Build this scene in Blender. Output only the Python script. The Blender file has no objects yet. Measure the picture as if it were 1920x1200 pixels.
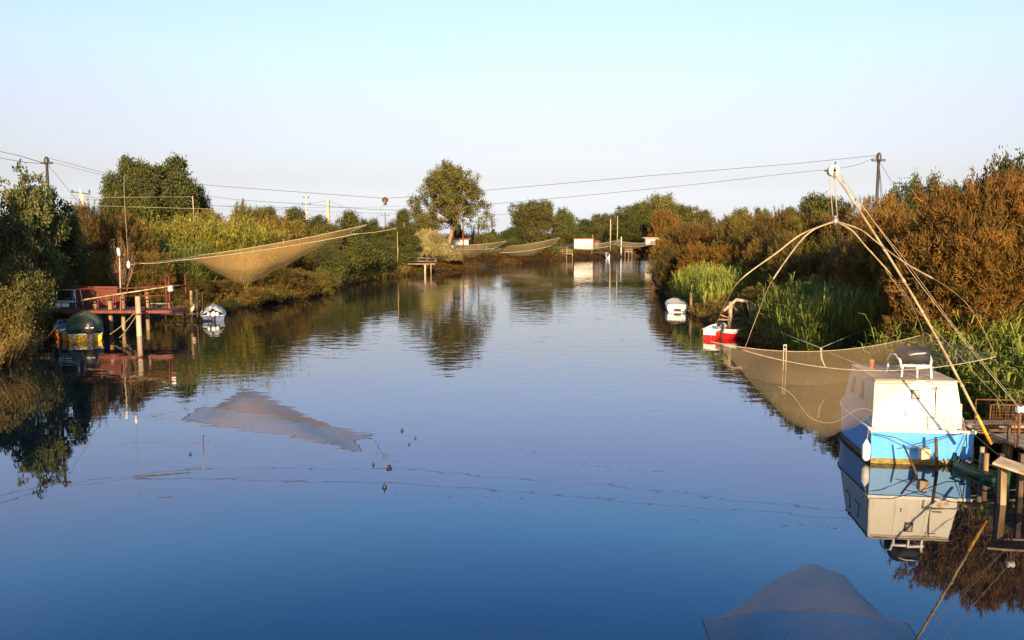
import bpy, math, random
import numpy as np
from mathutils import Vector, Matrix

# ------------------------------------------------------------------ camera, world, sun, exposure
scene = bpy.context.scene
C = scene.collection
F, CX, CY, HOR, CAMH = 1500.0, 960.0, 600.0, 445.0, 5.5
PITCH = math.atan((CY - HOR) / F)
cam_d = bpy.data.cameras.new('camera')
cam = bpy.data.objects.new('camera', cam_d); C.objects.link(cam)
cam.location = (0, 0, CAMH)
cam.rotation_euler = (math.pi / 2 - PITCH, 0, 0)
cam_d.sensor_width = 36.0
cam_d.lens = 36.0 * F / 1920.0
cam_d.clip_start = 0.1; cam_d.clip_end = 9000
scene.camera = cam

SUN_EL, SUN_AZ = math.radians(15), math.radians(3)      # azimuth measured from straight behind the camera towards the right
to_sun = Vector((math.sin(SUN_AZ) * math.cos(SUN_EL), -math.cos(SUN_AZ) * math.cos(SUN_EL), math.sin(SUN_EL)))
sun_d = bpy.data.lights.new('sun', 'SUN'); sun_d.energy = 5.0; sun_d.angle = math.radians(0.5)
sun_d.color = (1.0, 0.77, 0.47)
sun = bpy.data.objects.new('sun', sun_d); C.objects.link(sun)
sun.rotation_euler = to_sun.to_track_quat('Z', 'Y').to_euler()
sun.location = (30, -60, 40)

world = bpy.data.worlds.new('World'); scene.world = world; world.use_nodes = True
wn, wl = world.node_tree.nodes, world.node_tree.links
bg = wn['Background']
sky = wn.new('ShaderNodeTexSky'); sky.sky_type = 'NISHITA'; sky.sun_disc = False
sky.sun_elevation = SUN_EL
sky.sun_rotation = math.atan2(to_sun.x, to_sun.y)
sky.air_density = 1.0; sky.dust_density = 0.6; sky.ozone_density = 2.2
# the air over the river is milkier than the model's clear sky: tint it by height above the horizon
tcw = wn.new('ShaderNodeTexCoord'); spw = wn.new('ShaderNodeSeparateXYZ'); wl.new(tcw.outputs['Generated'], spw.inputs[0])
rw = wn.new('ShaderNodeValToRGB'); cr = rw.color_ramp
for i, (el, c) in enumerate([(0, (.72, .78, 1.35)), (1.2, (.59, .59, .90)), (4, (.69, .545, .60)), (8, (1.04, .725, .68)), (12, (1.27, .995, 1.05)), (16.4, (1.42, 1.16, 1.30)), (20, (1.0, 1.34, 1.62)), (26, (.50, 1.0, 1.50)), (36, (.45, .75, 1.1)), (90, (.4, .5, .6))]):
    e = cr.elements[0] if i == 0 else (cr.elements[len(cr.elements) - 1] if el == 90 else cr.elements.new(math.sin(math.radians(el))))
    e.color = (c[0] / 3, c[1] / 3, c[2] / 3, 1)
wl.new(spw.outputs[2], rw.inputs[0])
mw = wn.new('ShaderNodeVectorMath'); mw.operation = 'MULTIPLY'; wl.new(sky.outputs[0], mw.inputs[0]); wl.new(rw.outputs[0], mw.inputs[1])
m2w = wn.new('ShaderNodeVectorMath'); m2w.operation = 'SCALE'; m2w.inputs['Scale'].default_value = 3.0; wl.new(mw.outputs[0], m2w.inputs[0])
gx = wn.new('ShaderNodeMath'); gx.operation = 'MULTIPLY_ADD'; gx.inputs[1].default_value = 0.10; gx.inputs[2].default_value = 1.0; wl.new(spw.outputs[0], gx.inputs[0])
m3w = wn.new('ShaderNodeVectorMath'); m3w.operation = 'SCALE'; wl.new(m2w.outputs[0], m3w.inputs[0]); wl.new(gx.outputs[0], m3w.inputs['Scale'])
wl.new(m3w.outputs[0], bg.inputs[0])
bg.inputs[1].default_value = 0.103
scene.view_settings.view_transform = 'Standard'
scene.view_settings.look = 'None'
scene.view_settings.exposure = 1.15
scene.view_settings.gamma = 1.0
scene.view_settings.use_curve_mapping = False
scene.cycles.max_bounces = 8
scene.cycles.transparent_max_bounces = 24
scene.cycles.diffuse_bounces = 2

# ------------------------------------------------------------------ helpers
def P(px, py, d):
    """the world point at depth Y=d seen at that place of the photograph"""
    xc, yc = (px - CX) / F, (CY - py) / F
    dy = math.cos(PITCH) + yc * math.sin(PITCH); dz = -math.sin(PITCH) + yc * math.cos(PITCH)
    t = d / dy
    return Vector((xc * t, d, CAMH + dz * t))
def G(px, py, z=0.0):
    """the world point at height z"""
    xc, yc = (px - CX) / F, (CY - py) / F
    dy = math.cos(PITCH) + yc * math.sin(PITCH); dz = -math.sin(PITCH) + yc * math.cos(PITCH)
    t = (z - CAMH) / dz
    return Vector((xc * t, dy * t, z))

def tag(o, label=None, cat=None, group=None, kind=None):
    if label: o['label'] = label
    if cat: o['category'] = cat
    if group: o['group'] = group
    if kind: o['kind'] = kind
    return o
def thing(name, label, cat, loc, rz=0.0, group=None):
    o = bpy.data.objects.new(name, None); C.objects.link(o)
    o.empty_display_size = 0.2
    o.location = loc; o.rotation_euler = (0, 0, rz)
    return tag(o, label, cat, group)

class MB:
    def __init__(s): s.v = []; s.f = []; s.smooth = []
    def add(s, vs, fs, smooth=False):
        b = len(s.v); s.v += [tuple(v) for v in vs]
        s.f += [tuple(b + i for i in f) for f in fs]; s.smooth += [smooth] * len(fs)
        return s
    def box(s, c, size, rz=0.0, M=None, top=(1, 1)):
        hx, hy, hz = size[0] / 2, size[1] / 2, size[2] / 2
        vs = []
        for z in (-hz, hz):
            kx, ky = top if z > 0 else (1, 1)
            for x, y in ((-hx, -hy), (hx, -hy), (hx, hy), (-hx, hy)): vs.append(Vector((x * kx, y * ky, z)))
        R = Matrix.Rotation(rz, 3, 'Z')
        if M is not None: R = M
        vs = [R @ v + Vector(c) for v in vs]
        return s.add(vs, [(0, 3, 2, 1), (4, 5, 6, 7), (0, 1, 5, 4), (1, 2, 6, 5), (2, 3, 7, 6), (3, 0, 4, 7)])
    def beam(s, a, b, w, h):
        """a box-section bar from a to b"""
        a, b = Vector(a), Vector(b); d = b - a; L = d.length; d.normalize()
        up = Vector((0, 0, 1)) if abs(d.z) < 0.95 else Vector((0, 1, 0))
        x = d.cross(up).normalized(); y = x.cross(d)
        M = Matrix((x, d, y)).transposed()
        return s.box((a + b) / 2, (w, L, h), M=M)
    def tube(s, pts, r, n=6, smooth=True):
        pts = [Vector(p) for p in pts]
        rs = r if isinstance(r, (list, tuple)) else [r] * len(pts)
        rings = []; prev = None
        for i, p in enumerate(pts):
            t = (pts[min(i + 1, len(pts) - 1)] - pts[max(i - 1, 0)])
            if t.length < 1e-9: t = Vector((0, 0, 1))
            t.normalize()
            if prev is None:
                ref = Vector((0, 0, 1)) if abs(t.z) < 0.9 else Vector((1, 0, 0))
                x = t.cross(ref).normalized()
            else: x = (prev - t * prev.dot(t)).normalized()
            prev = x; y = t.cross(x)
            rings.append([p + (x * math.cos(2 * math.pi * k / n) + y * math.sin(2 * math.pi * k / n)) * rs[i] for k in range(n)])
        vs = [v for ring in rings for v in ring]; fs = []
        for i in range(len(rings) - 1):
            for k in range(n):
                fs.append((i * n + k, i * n + (k + 1) % n, (i + 1) * n + (k + 1) % n, (i + 1) * n + k))
        fs.append(tuple(range(n - 1, -1, -1))); fs.append(tuple((len(rings) - 1) * n + k for k in range(n)))
        return s.add(vs, fs, smooth)
    def lathe(s, c, prof, n=16, axis='Z'):
        """prof = [(r, h), ...]"""
        vs = []; fs = []
        for r, h in prof:
            for k in range(n):
                a = 2 * math.pi * k / n; x, y = r * math.cos(a), r * math.sin(a)
                v = {'Z': (x, y, h), 'Y': (x, h, y), 'X': (h, x, y)}[axis]
                vs.append(Vector(v) + Vector(c))
        for i in range(len(prof) - 1):
            for k in range(n): fs.append((i * n + k, i * n + (k + 1) % n, (i + 1) * n + (k + 1) % n, (i + 1) * n + k))
        fs.append(tuple(range(n - 1, -1, -1))); fs.append(tuple((len(prof) - 1) * n + k for k in range(n)))
        return s.add(vs, fs, True)
    def mesh(s, name, mat, off=(0, 0, 0)):
        me = bpy.data.meshes.new(name); off = Vector(off)
        me.from_pydata([tuple(Vector(v) - off) for v in s.v], [], s.f)
        me.polygons.foreach_set('use_smooth', s.smooth)
        me.materials.append(mat); me.update()
        return me
    def build(s, name, mat, parent=None, world=True, loc=None):
        """world=True: the vertices are world coordinates"""
        if parent is not None:
            off = parent_origin(parent) if world else (0, 0, 0)
            o = bpy.data.objects.new(name, s.mesh(name, mat, off)); o.parent = parent
        else:
            if loc is None:
                a = np.array([tuple(v) for v in s.v]); loc = (a[:, 0].mean(), a[:, 1].mean(), a[:, 2].min())
            o = bpy.data.objects.new(name, s.mesh(name, mat, loc if world else (0, 0, 0))); o.location = loc
        C.objects.link(o)
        return o
def parent_origin(p):
    v = Vector((0, 0, 0))
    while p is not None: v = v + p.location; p = p.parent
    return v
def sag(a, b, s, n=12):
    a, b = Vector(a), Vector(b)
    return [a.lerp(b, i / n) - Vector((0, 0, s * 4 * (i / n) * (1 - i / n))) for i in range(n + 1)]
def bevel(o, w=0.01, seg=2):
    m = o.modifiers.new('bevel', 'BEVEL'); m.width = w; m.segments = seg; m.limit_method = 'ANGLE'
    return o
def np_mesh(name, V, k, mats, matidx=None, smooth=False, per=1):
    """V: (n*k,3) array, faces of k corners each with no shared corners"""
    me = bpy.data.meshes.new(name); n = len(V) // k
    me.vertices.add(len(V)); me.vertices.foreach_set('co', np.asarray(V, np.float32).ravel())
    me.loops.add(len(V)); me.loops.foreach_set('vertex_index', np.arange(len(V), dtype=np.int32))
    me.polygons.add(n); me.polygons.foreach_set('loop_start', np.arange(0, len(V), k, dtype=np.int32))
    me.polygons.foreach_set('loop_total', np.full(n, k, np.int32))
    for m in mats: me.materials.append(m)
    if matidx is not None: me.polygons.foreach_set('material_index', np.asarray(matidx, np.int32))
    at = me.attributes.new('tint', 'FLOAT', 'FACE'); rt = np.random.default_rng(n)
    at.data.foreach_set('value', np.repeat(rt.random(n // per + 1), per)[:n].astype(np.float32))
    me.update(calc_edges=True)
    return me

# ------------------------------------------------------------------ materials
def mat_new(name):
    m = bpy.data.materials.new(name); m.use_nodes = True
    nt = m.node_tree; b = nt.nodes['Principled BSDF']
    return m, nt.nodes, nt.links, b
def surf(name, col, col2=None, rough=0.7, scale=3.0, metal=0.0, bump=0.0, spec=0.4, detail=6, stretch=(1, 1, 1), lo=0.35, hi=0.65, bscale=None):
    m, N, L, b = mat_new(name)
    b.inputs['Roughness'].default_value = rough; b.inputs['Metallic'].default_value = metal
    b.inputs['Specular IOR Level'].default_value = spec
    tc = N.new('ShaderNodeTexCoord'); mp = N.new('ShaderNodeMapping'); mp.inputs['Scale'].default_value = stretch
    L.new(tc.outputs['Object'], mp.inputs[0])
    nz = N.new('ShaderNodeTexNoise'); nz.inputs['Scale'].default_value = scale; nz.inputs['Detail'].default_value = detail
    L.new(mp.outputs[0], nz.inputs['Vector'])
    rp = N.new('ShaderNodeValToRGB')
    rp.color_ramp.elements[0].position = lo; rp.color_ramp.elements[1].position = hi
    rp.color_ramp.elements[0].color = (*col, 1); rp.color_ramp.elements[1].color = (*(col2 or col), 1)
    L.new(nz.outputs['Fac'], rp.inputs[0]); L.new(rp.outputs[0], b.inputs['Base Color'])
    if bump:
        n2 = N.new('ShaderNodeTexNoise'); n2.inputs['Scale'].default_value = bscale or scale * 6; n2.inputs['Detail'].default_value = 5
        L.new(mp.outputs[0], n2.inputs['Vector'])
        bp = N.new('ShaderNodeBump'); bp.inputs['Strength'].default_value = bump; bp.inputs['Distance'].default_value = 0.02
        L.new(n2.outputs['Fac'], bp.inputs['Height']); L.new(bp.outputs[0], b.inputs['Normal'])
    return m
def leafmat(name, a, b_, c=None, trans=0.25, nscale=0.5):
    """foliage: each leaf its own tint between a and b, drifting towards c in patches"""
    m, N, L, b = mat_new(name)
    b.inputs['Roughness'].default_value = 0.65; b.inputs['Specular IOR Level'].default_value = 0.25
    g = N.new('ShaderNodeNewGeometry'); oi = N.new('ShaderNodeObjectInfo'); tc = N.new('ShaderNodeTexCoord')
    mx = N.new('ShaderNodeMix'); mx.data_type = 'RGBA'
    mx.inputs[6].default_value = (*a, 1); mx.inputs[7].default_value = (*b_, 1)
    at = N.new('ShaderNodeAttribute'); at.attribute_name = 'tint'
    am = N.new('ShaderNodeMix'); am.data_type = 'FLOAT'; am.inputs[0].default_value = 0.6
    L.new(g.outputs['Random Per Island'], am.inputs[2]); L.new(at.outputs['Fac'], am.inputs[3])
    L.new(am.outputs[0], mx.inputs[0])
    nz = N.new('ShaderNodeTexNoise'); nz.inputs['Scale'].default_value = nscale; nz.inputs['Detail'].default_value = 3
    ad = N.new('ShaderNodeVectorMath'); ad.operation = 'ADD'
    L.new(tc.outputs['Object'], ad.inputs[0]); L.new(oi.outputs['Location'], ad.inputs[1]); L.new(ad.outputs[0], nz.inputs['Vector'])
    rp = N.new('ShaderNodeMapRange'); rp.inputs[1].default_value = 0.42; rp.inputs[2].default_value = 0.62
    L.new(nz.outputs['Fac'], rp.inputs[0])
    m2 = N.new('ShaderNodeMix'); m2.data_type = 'RGBA'; m2.inputs[7].default_value = (*(c or b_), 1)
    L.new(mx.outputs[2], m2.inputs[6]); L.new(rp.outputs[0], m2.inputs[0])
    hs = N.new('ShaderNodeHueSaturation')
    r1 = N.new('ShaderNodeMapRange'); r1.inputs[3].default_value = 0.75; r1.inputs[4].default_value = 1.3
    L.new(oi.outputs['Random'], r1.inputs[0]); L.new(r1.outputs[0], hs.inputs['Value']); L.new(m2.outputs[2], hs.inputs['Color'])
    L.new(hs.outputs[0], b.inputs['Base Color'])
    if trans:
        tr = N.new('ShaderNodeBsdfTranslucent'); L.new(hs.outputs[0], tr.inputs[0])
        ms = N.new('ShaderNodeMixShader'); ms.inputs[0].default_value = trans
        L.new(b.outputs[0], ms.inputs[1]); L.new(tr.outputs[0], ms.inputs[2])
        L.new(ms.outputs[0], N['Material Output'].inputs[0])
    return m

M = {}
M['tam_orange'] = leafmat('tam_orange', (0.060, 0.028, 0.004), (0.27, 0.120, 0.014), (0.11, 0.066, 0.009), trans=0.1)
M['tam_brown'] = leafmat('tam_brown', (0.045, 0.029, 0.006), (0.23, 0.125, 0.018), (0.06, 0.050, 0.010), trans=0.1)
M['tam_olive'] = leafmat('tam_olive', (0.045, 0.036, 0.006), (0.20, 0.145, 0.020), (0.10, 0.07, 0.012), trans=0.1)
M['leaf_green'] = leafmat('leaf_green', (0.024, 0.031, 0.006), (0.125, 0.120, 0.018), (0.045, 0.045, 0.008), trans=0.15)
M['leaf_dark'] = leafmat('leaf_dark', (0.022, 0.030, 0.006), (0.11, 0.115, 0.022), (0.05, 0.048, 0.009), trans=0.15)
M['leaf_olive'] = leafmat('leaf_olive', (0.032, 0.035, 0.007), (0.19, 0.17, 0.035), (0.09, 0.07, 0.014), trans=0.15)
M['leaf_silver'] = leafmat('leaf_silver', (0.024, 0.030, 0.006), (0.17, 0.165, 0.040), (0.05, 0.06, 0.012), trans=0.15)
M['leaf_pale'] = leafmat('leaf_pale', (0.20, 0.16, 0.055), (0.46, 0.38, 0.15), (0.18, 0.14, 0.045), trans=0.2)
M['reed_green'] = leafmat('reed_green', (0.08, 0.11, 0.014), (0.37, 0.37, 0.065), (0.12, 0.14, 0.022), trans=0.2)
M['reed_yellow'] = leafmat('reed_yellow', (0.28, 0.23, 0.022), (0.55, 0.44, 0.06), (0.20, 0.20, 0.025), trans=0.2)
M['reed_dry'] = leafmat('reed_dry', (0.24, 0.13, 0.035), (0.36, 0.22, 0.07), (0.14, 0.12, 0.02), trans=0.2)
M['scrub'] = leafmat('scrub', (0.05, 0.032, 0.006), (0.24, 0.145, 0.028), (0.06, 0.06, 0.010), trans=0.1, nscale=0.15)
M['bark'] = surf('bark', (0.16, 0.095, 0.045), (0.30, 0.19, 0.10), rough=0.9, scale=4, stretch=(1, 1, 0.25), bump=0.5)
M['bark_dark'] = surf('bark_dark', (0.06, 0.04, 0.02), (0.13, 0.09, 0.05), rough=0.9, scale=4, stretch=(1, 1, 0.25), bump=0.5)
M['ground'] = surf('ground', (0.025, 0.018, 0.008), (0.06, 0.042, 0.017), rough=0.95, scale=0.6, detail=10, bump=0.6)
M['wood'] = surf('wood', (0.16, 0.095, 0.045), (0.34, 0.22, 0.11), rough=0.8, scale=5, stretch=(1, 1, 0.2), bump=0.4)
M['wood_pale'] = surf('wood_pale', (0.30, 0.21, 0.12), (0.50, 0.38, 0.24), rough=0.75, scale=5, stretch=(1, 1, 0.15), bump=0.4)
M['wood_grey'] = surf('wood_grey', (0.16, 0.13, 0.10), (0.34, 0.28, 0.21), rough=0.85, scale=6, stretch=(0.3, 1, 1), bump=0.5)
M['wood_dark'] = surf('wood_dark', (0.035, 0.022, 0.012), (0.10, 0.06, 0.03), rough=0.85, scale=6, bump=0.4)
M['bamboo'] = surf('bamboo', (0.24, 0.16, 0.08), (0.46, 0.35, 0.19), rough=0.5, scale=4, stretch=(1, 1, 0.3))
M['yellow_paint'] = surf('yellow_paint', (0.40, 0.20, 0.02), (0.66, 0.34, 0.03), rough=0.5, scale=9)
M['red_paint'] = surf('red_paint', (0.11, 0.020, 0.011), (0.20, 0.04, 0.020), rough=0.6, scale=6, bump=0.2)
M['red_boards'] = surf('red_boards', (0.08, 0.020, 0.011), (0.17, 0.045, 0.022), rough=0.8, scale=8, stretch=(1, 1, 6), bump=0.5)
M['rust'] = surf('rust', (0.07, 0.028, 0.012), (0.17, 0.07, 0.03), rough=0.8, scale=8, bump=0.3)
M['white'] = surf('white', (0.70, 0.64, 0.52), (0.44, 0.30, 0.17), rough=0.45, scale=2.6, lo=0.53, hi=0.92, bump=0.08, stretch=(2.2, 2.2, .35), detail=9)
M['white_clean'] = surf('white_clean', (0.80, 0.78, 0.72), (0.68, 0.65, 0.58), rough=0.4, scale=6)
M['roof_paint'] = surf('roof_paint', (0.46, 0.36, 0.28), (0.32, 0.22, 0.15), rough=0.6, scale=2.5, lo=0.35, hi=0.7)
M['blue'] = surf('blue', (0.055, 0.27, 0.62), (0.11, 0.32, 0.54), rough=0.4, scale=3.0, lo=0.45, hi=0.8, stretch=(1.5, 1.5, .5), detail=9, bump=0.05)
M['blue_dark'] = surf('blue_dark', (0.03, 0.13, 0.42), (0.04, 0.17, 0.48), rough=0.35, scale=2.0)
M['waterline'] = surf('waterline', (0.10, 0.075, 0.02), (0.30, 0.20, 0.05), rough=0.8, scale=7, stretch=(1, 1, 4), bump=0.5)
M['glass'] = surf('glass', (0.03, 0.04, 0.05), (0.06, 0.07, 0.08), rough=0.08, scale=2, spec=0.8)
M['hatch'] = surf('hatch', (0.30, 0.22, 0.14), (0.50, 0.40, 0.28), rough=0.4, scale=14)
M['metal'] = surf('metal', (0.30, 0.27, 0.23), (0.18, 0.13, 0.09), rough=0.45, scale=9, metal=0.6)
M['metal_dark'] = surf('metal_dark', (0.05, 0.045, 0.04), (0.09, 0.075, 0.06), rough=0.5, scale=9, metal=0.4)
M['cable'] = surf('cable', (0.05, 0.05, 0.055), (0.08, 0.075, 0.07), rough=0.6, scale=9)
M['rope'] = surf('rope', (0.28, 0.22, 0.13), (0.42, 0.34, 0.21), rough=0.85, scale=20)
M['rope_green'] = surf('rope_green', (0.16, 0.19, 0.13), (0.24, 0.26, 0.18), rough=0.85, scale=20)
M['rope_dark'] = surf('rope_dark', (0.05, 0.04, 0.03), (0.10, 0.08, 0.06), rough=0.9, scale=20)
M['rubber'] = surf('rubber', (0.012, 0.012, 0.013), (0.03, 0.03, 0.032), rough=0.45, scale=7)
M['bag'] = surf('bag', (0.010, 0.009, 0.014), (0.022, 0.02, 0.026), rough=0.6, spec=.25, scale=5, bump=0.8, bscale=9)
M['tarp_green'] = surf('tarp_green', (0.06, 0.10, 0.035), (0.10, 0.13, 0.05), rough=0.7, scale=3, bump=0.8, bscale=6)
M['tarp_white'] = surf('tarp_white', (0.80, 0.72, 0.58), (0.64, 0.55, 0.42), rough=0.7, scale=4, bump=0.7, bscale=8)
M['hull_yellow'] = surf('hull_yellow', (0.78, 0.42, 0.01), (0.66, 0.30, 0.01), rough=0.4, scale=4)
M['hull_orange'] = surf('hull_orange', (0.62, 0.22, 0.02), (0.5, 0.16, 0.02), rough=0.4, scale=4)
M['hull_red'] = surf('hull_red', (0.62, 0.018, 0.012), (0.48, 0.012, 0.01), rough=0.35, scale=4)
M['hull_navy'] = surf('hull_navy', (0.04, 0.06, 0.16), (0.06, 0.08, 0.2), rough=0.4, scale=4)
M['hull_grey'] = surf('hull_grey', (0.35, 0.36, 0.38), (0.25, 0.26, 0.28), rough=0.5, scale=4)
M['kayak'] = surf('kayak', (0.012, 0.045, 0.022), (0.02, 0.07, 0.03), rough=0.4, scale=5)
M['tile'] = surf('tile', (0.38, 0.07, 0.035), (0.5, 0.13, 0.07), rough=0.8, scale=8)
M['concrete'] = surf('concrete', (0.55, 0.42, 0.27), (0.68, 0.54, 0.37), rough=0.85, scale=3, bump=0.2)
M['plastic_tan'] = surf('plastic_tan', (0.62, 0.47, 0.28), (0.48, 0.33, 0.17), rough=0.6, scale=6)

def netmat(name, col, alpha, wrinkle=0.25):
    """fine fishing mesh: too small to resolve, so a partly see-through cloth"""
    m, N, L, b = mat_new(name)
    b.inputs['Base Color'].default_value = (*col, 1); b.inputs['Roughness'].default_value = 0.9
    b.inputs['Specular IOR Level'].default_value = 0.1
    tc = N.new('ShaderNodeTexCoord'); nz = N.new('ShaderNodeTexNoise'); nz.inputs['Scale'].default_value = 0.9
    mp = N.new('ShaderNodeMapping'); mp.inputs['Scale'].default_value = (0.35, 0.35, 1.2)
    nz.inputs['Detail'].default_value = 2.5; nz.inputs['Distortion'].default_value = 0.4
    L.new(tc.outputs['Object'], mp.inputs[0]); L.new(mp.outputs[0], nz.inputs['Vector'])
    mr = N.new('ShaderNodeMapRange'); mr.inputs[1].default_value = 0.3; mr.inputs[2].default_value = 0.7
    mr.inputs[3].default_value = alpha - wrinkle / 2; mr.inputs[4].default_value = alpha + wrinkle / 2
    L.new(nz.outputs['Fac'], mr.inputs[0])
    tl = N.new('ShaderNodeBsdfTranslucent'); tl.inputs[0].default_value = (*col, 1)
    mt = N.new('ShaderNodeMixShader'); mt.inputs[0].default_value = 0.5
    L.new(b.outputs[0], mt.inputs[1]); L.new(tl.outputs[0], mt.inputs[2])
    tr = N.new('ShaderNodeBsdfTransparent'); ms = N.new('ShaderNodeMixShader')
    L.new(mr.outputs[0], ms.inputs[0]); L.new(tr.outputs[0], ms.inputs[1]); L.new(mt.outputs[0], ms.inputs[2])
    L.new(ms.outputs[0], N['Material Output'].inputs[0])
    return m
M['net'] = netmat('net', (0.52, 0.31, 0.11), 0.42, .22)
M['net_near'] = netmat('net_near', (0.54, 0.38, 0.19), 0.27, 0.14)
M['net_far'] = netmat('net_far', (0.48, 0.34, 0.15), 0.5, .12)

def water_material():
    m, N, L, b = mat_new('water')
    b.inputs['Base Color'].default_value = (0.0015, 0.006, 0.012, 1)
    b.inputs['Roughness'].default_value = 0.015; b.inputs['IOR'].default_value = 1.85
    tc = N.new('ShaderNodeTexCoord')
    def noise(scale, stretch, detail, dist=0.0):
        mp = N.new('ShaderNodeMapping'); mp.inputs['Scale'].default_value = stretch
        L.new(tc.outputs['Object'], mp.inputs[0])
        nz = N.new('ShaderNodeTexNoise'); nz.inputs['Scale'].default_value = scale; nz.inputs['Detail'].default_value = detail
        nz.inputs['Distortion'].default_value = dist
        L.new(mp.outputs[0], nz.inputs['Vector']); return nz.outputs['Fac']
    def math_(op, a, c):
        n = N.new('ShaderNodeMath'); n.operation = op
        for i, v in enumerate((a, c)):
            if isinstance(v, (int, float)): n.inputs[i].default_value = v
            else: L.new(v, n.inputs[i])
        return n.outputs[0]
    ripple = noise(1.3, (0.55, 1.0, 1), 2.5, 0.3)
    swell = noise(0.22, (0.5, 1.0, 1), 1.0)
    patch = noise(0.035, (0.5, 1.3, 1), 2.0)
    pr = N.new('ShaderNodeMapRange'); pr.inputs[1].default_value = 0.38; pr.inputs[2].default_value = 0.62
    pr.inputs[3].default_value = 0.25; pr.inputs[4].default_value = 1.0
    L.new(patch, pr.inputs[0])
    sx = N.new('ShaderNodeSeparateXYZ'); L.new(tc.outputs['Object'], sx.inputs[0])
    yr = N.new('ShaderNodeMapRange'); yr.inputs[1].default_value = 18; yr.inputs[2].default_value = 45      # the lee below the bridge is calmer
    yr.inputs[3].default_value = 0.10; yr.inputs[4].default_value = 1.0
    L.new(sx.outputs[1], yr.inputs[0])
    amp = math_('MULTIPLY', pr.outputs[0], yr.outputs[0])
    h = math_('ADD', math_('MULTIPLY', math_('MULTIPLY', ripple, amp), 0.026), math_('MULTIPLY', swell, 0.008))
    bp = N.new('ShaderNodeBump'); bp.inputs['Strength'].default_value = 1.0; bp.inputs['Distance'].default_value = 1.0
    L.new(h, bp.inputs['Height']); L.new(bp.outputs[0], b.inputs['Normal'])
    return m
M['water'] = water_material()

# ------------------------------------------------------------------ the river and its banks
LEFT = [(-17, -40), (-19, 5), (-20.5, 26), (-22, 33), (-25, 42), (-26.5, 51), (-23.5, 58), (-21.5, 64), (-19.6, 72), (-20, 84), (-18.5, 103),
        (-15.5, 118), (-10, 137), (-2, 159), (5, 183), (13.5, 202), (25, 218), (46, 246), (90, 262), (300, 290)]
RIGHT = [(14, -40), (13.6, 5), (13.2, 20), (13, 32), (12.8, 45), (13.2, 60), (15.2, 80), (19, 110), (27, 150), (38, 185), (56, 212), (95, 225), (300, 245)]
RIVER = np.array(LEFT + RIGHT[::-1], float)
def river_sd(X, Y):
    """signed distance to the river polygon: negative over water"""
    X = np.asarray(X, float); Y = np.asarray(Y, float)
    d = np.full(X.shape, 1e9); inside = np.zeros(X.shape, bool); n = len(RIVER)
    for i in range(n):
        ax, ay = RIVER[i]; bx, by = RIVER[(i + 1) % n]
        ex, ey = bx - ax, by - ay
        t = np.clip(((X - ax) * ex + (Y - ay) * ey) / (ex * ex + ey * ey), 0, 1)
        d = np.minimum(d, np.hypot(X - ax - t * ex, Y - ay - t * ey))
        cond = ((ay > Y) != (by > Y))
        with np.errstate(divide='ignore', invalid='ignore'):
            xi = ax + (Y - ay) * ex / (ey if ey != 0 else 1e-9)
        inside ^= cond & (X < xi)
    return np.where(inside, -d, d)
def hsh(x, y):
    return (np.sin(x * 0.37 + 1.3 * np.sin(y * 0.23)) + np.sin(y * 0.41 + 1.1 * np.sin(x * 0.29)) + 0.5 * np.sin(x * 1.7 + y * 1.3) + 0.5 * np.sin(y * 2.1 - x * 1.1)) / 3
def ground_z(X, Y):
    X = np.asarray(X, float); Y = np.asarray(Y, float)
    s = river_sd(X, Y) + 0.35 * hsh(X * 2.3, Y * 2.3)
    top = 1.25 + 0.8 * np.clip((Y - 110) / 80, 0, 1)
    z = np.where(s < 0, np.maximum(-1.6, s * 0.5) - 0.05, top * (1 - np.exp(-np.maximum(s, 0) / 1.9)))
    return z + np.where(s > 1, 0.12 * hsh(X, Y) * np.minimum(s / 6, 1), 0)
def gz(x, y): return float(ground_z(np.array([x]), np.array([y]))[0])

def axis(lo, hi, step, far):
    a = np.arange(lo, hi + step, step); g = step * 1.35 ** np.arange(1, 40)
    g = np.cumsum(g); g = g[g < far]
    return np.concatenate([lo - g[::-1], a, hi + g])
xs = axis(-48, 60, 0.8, 4500); ys = axis(-20, 285, 1.1, 6500)
XX, YY = np.meshgrid(xs, ys); ZZ = ground_z(XX, YY)
V = np.stack([XX, YY, ZZ], -1).reshape(-1, 3)
nx, ny = len(xs), len(ys)
ii = (np.arange(ny - 1)[:, None] * nx + np.arange(nx - 1)[None, :]).ravel()
Fq = np.stack([ii, ii + 1, ii + nx + 1, ii + nx], -1)
me = bpy.data.meshes.new('ground')
me.vertices.add(len(V)); me.vertices.foreach_set('co', V.astype(np.float32).ravel())
me.loops.add(Fq.size); me.loops.foreach_set('vertex_index', Fq.astype(np.int32).ravel())
me.polygons.add(len(Fq)); me.polygons.foreach_set('loop_start', np.arange(0, Fq.size, 4, dtype=np.int32))
me.polygons.foreach_set('loop_total', np.full(len(Fq), 4, np.int32)); me.polygons.foreach_set('use_smooth', np.ones(len(Fq), bool))
me.materials.append(M['ground']); me.update(calc_edges=True)
g_o = bpy.data.objects.new('ground', me); C.objects.link(g_o); tag(g_o, kind='structure')
wb = MB(); wb.add([(-60, -60, 0), (310, -60, 0), (310, 300, 0), (-60, 300, 0)], [(0, 1, 2, 3)])
w_o = wb.build('water', M['water'], loc=(0, 0, 0)); tag(w_o, kind='structure')

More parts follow.
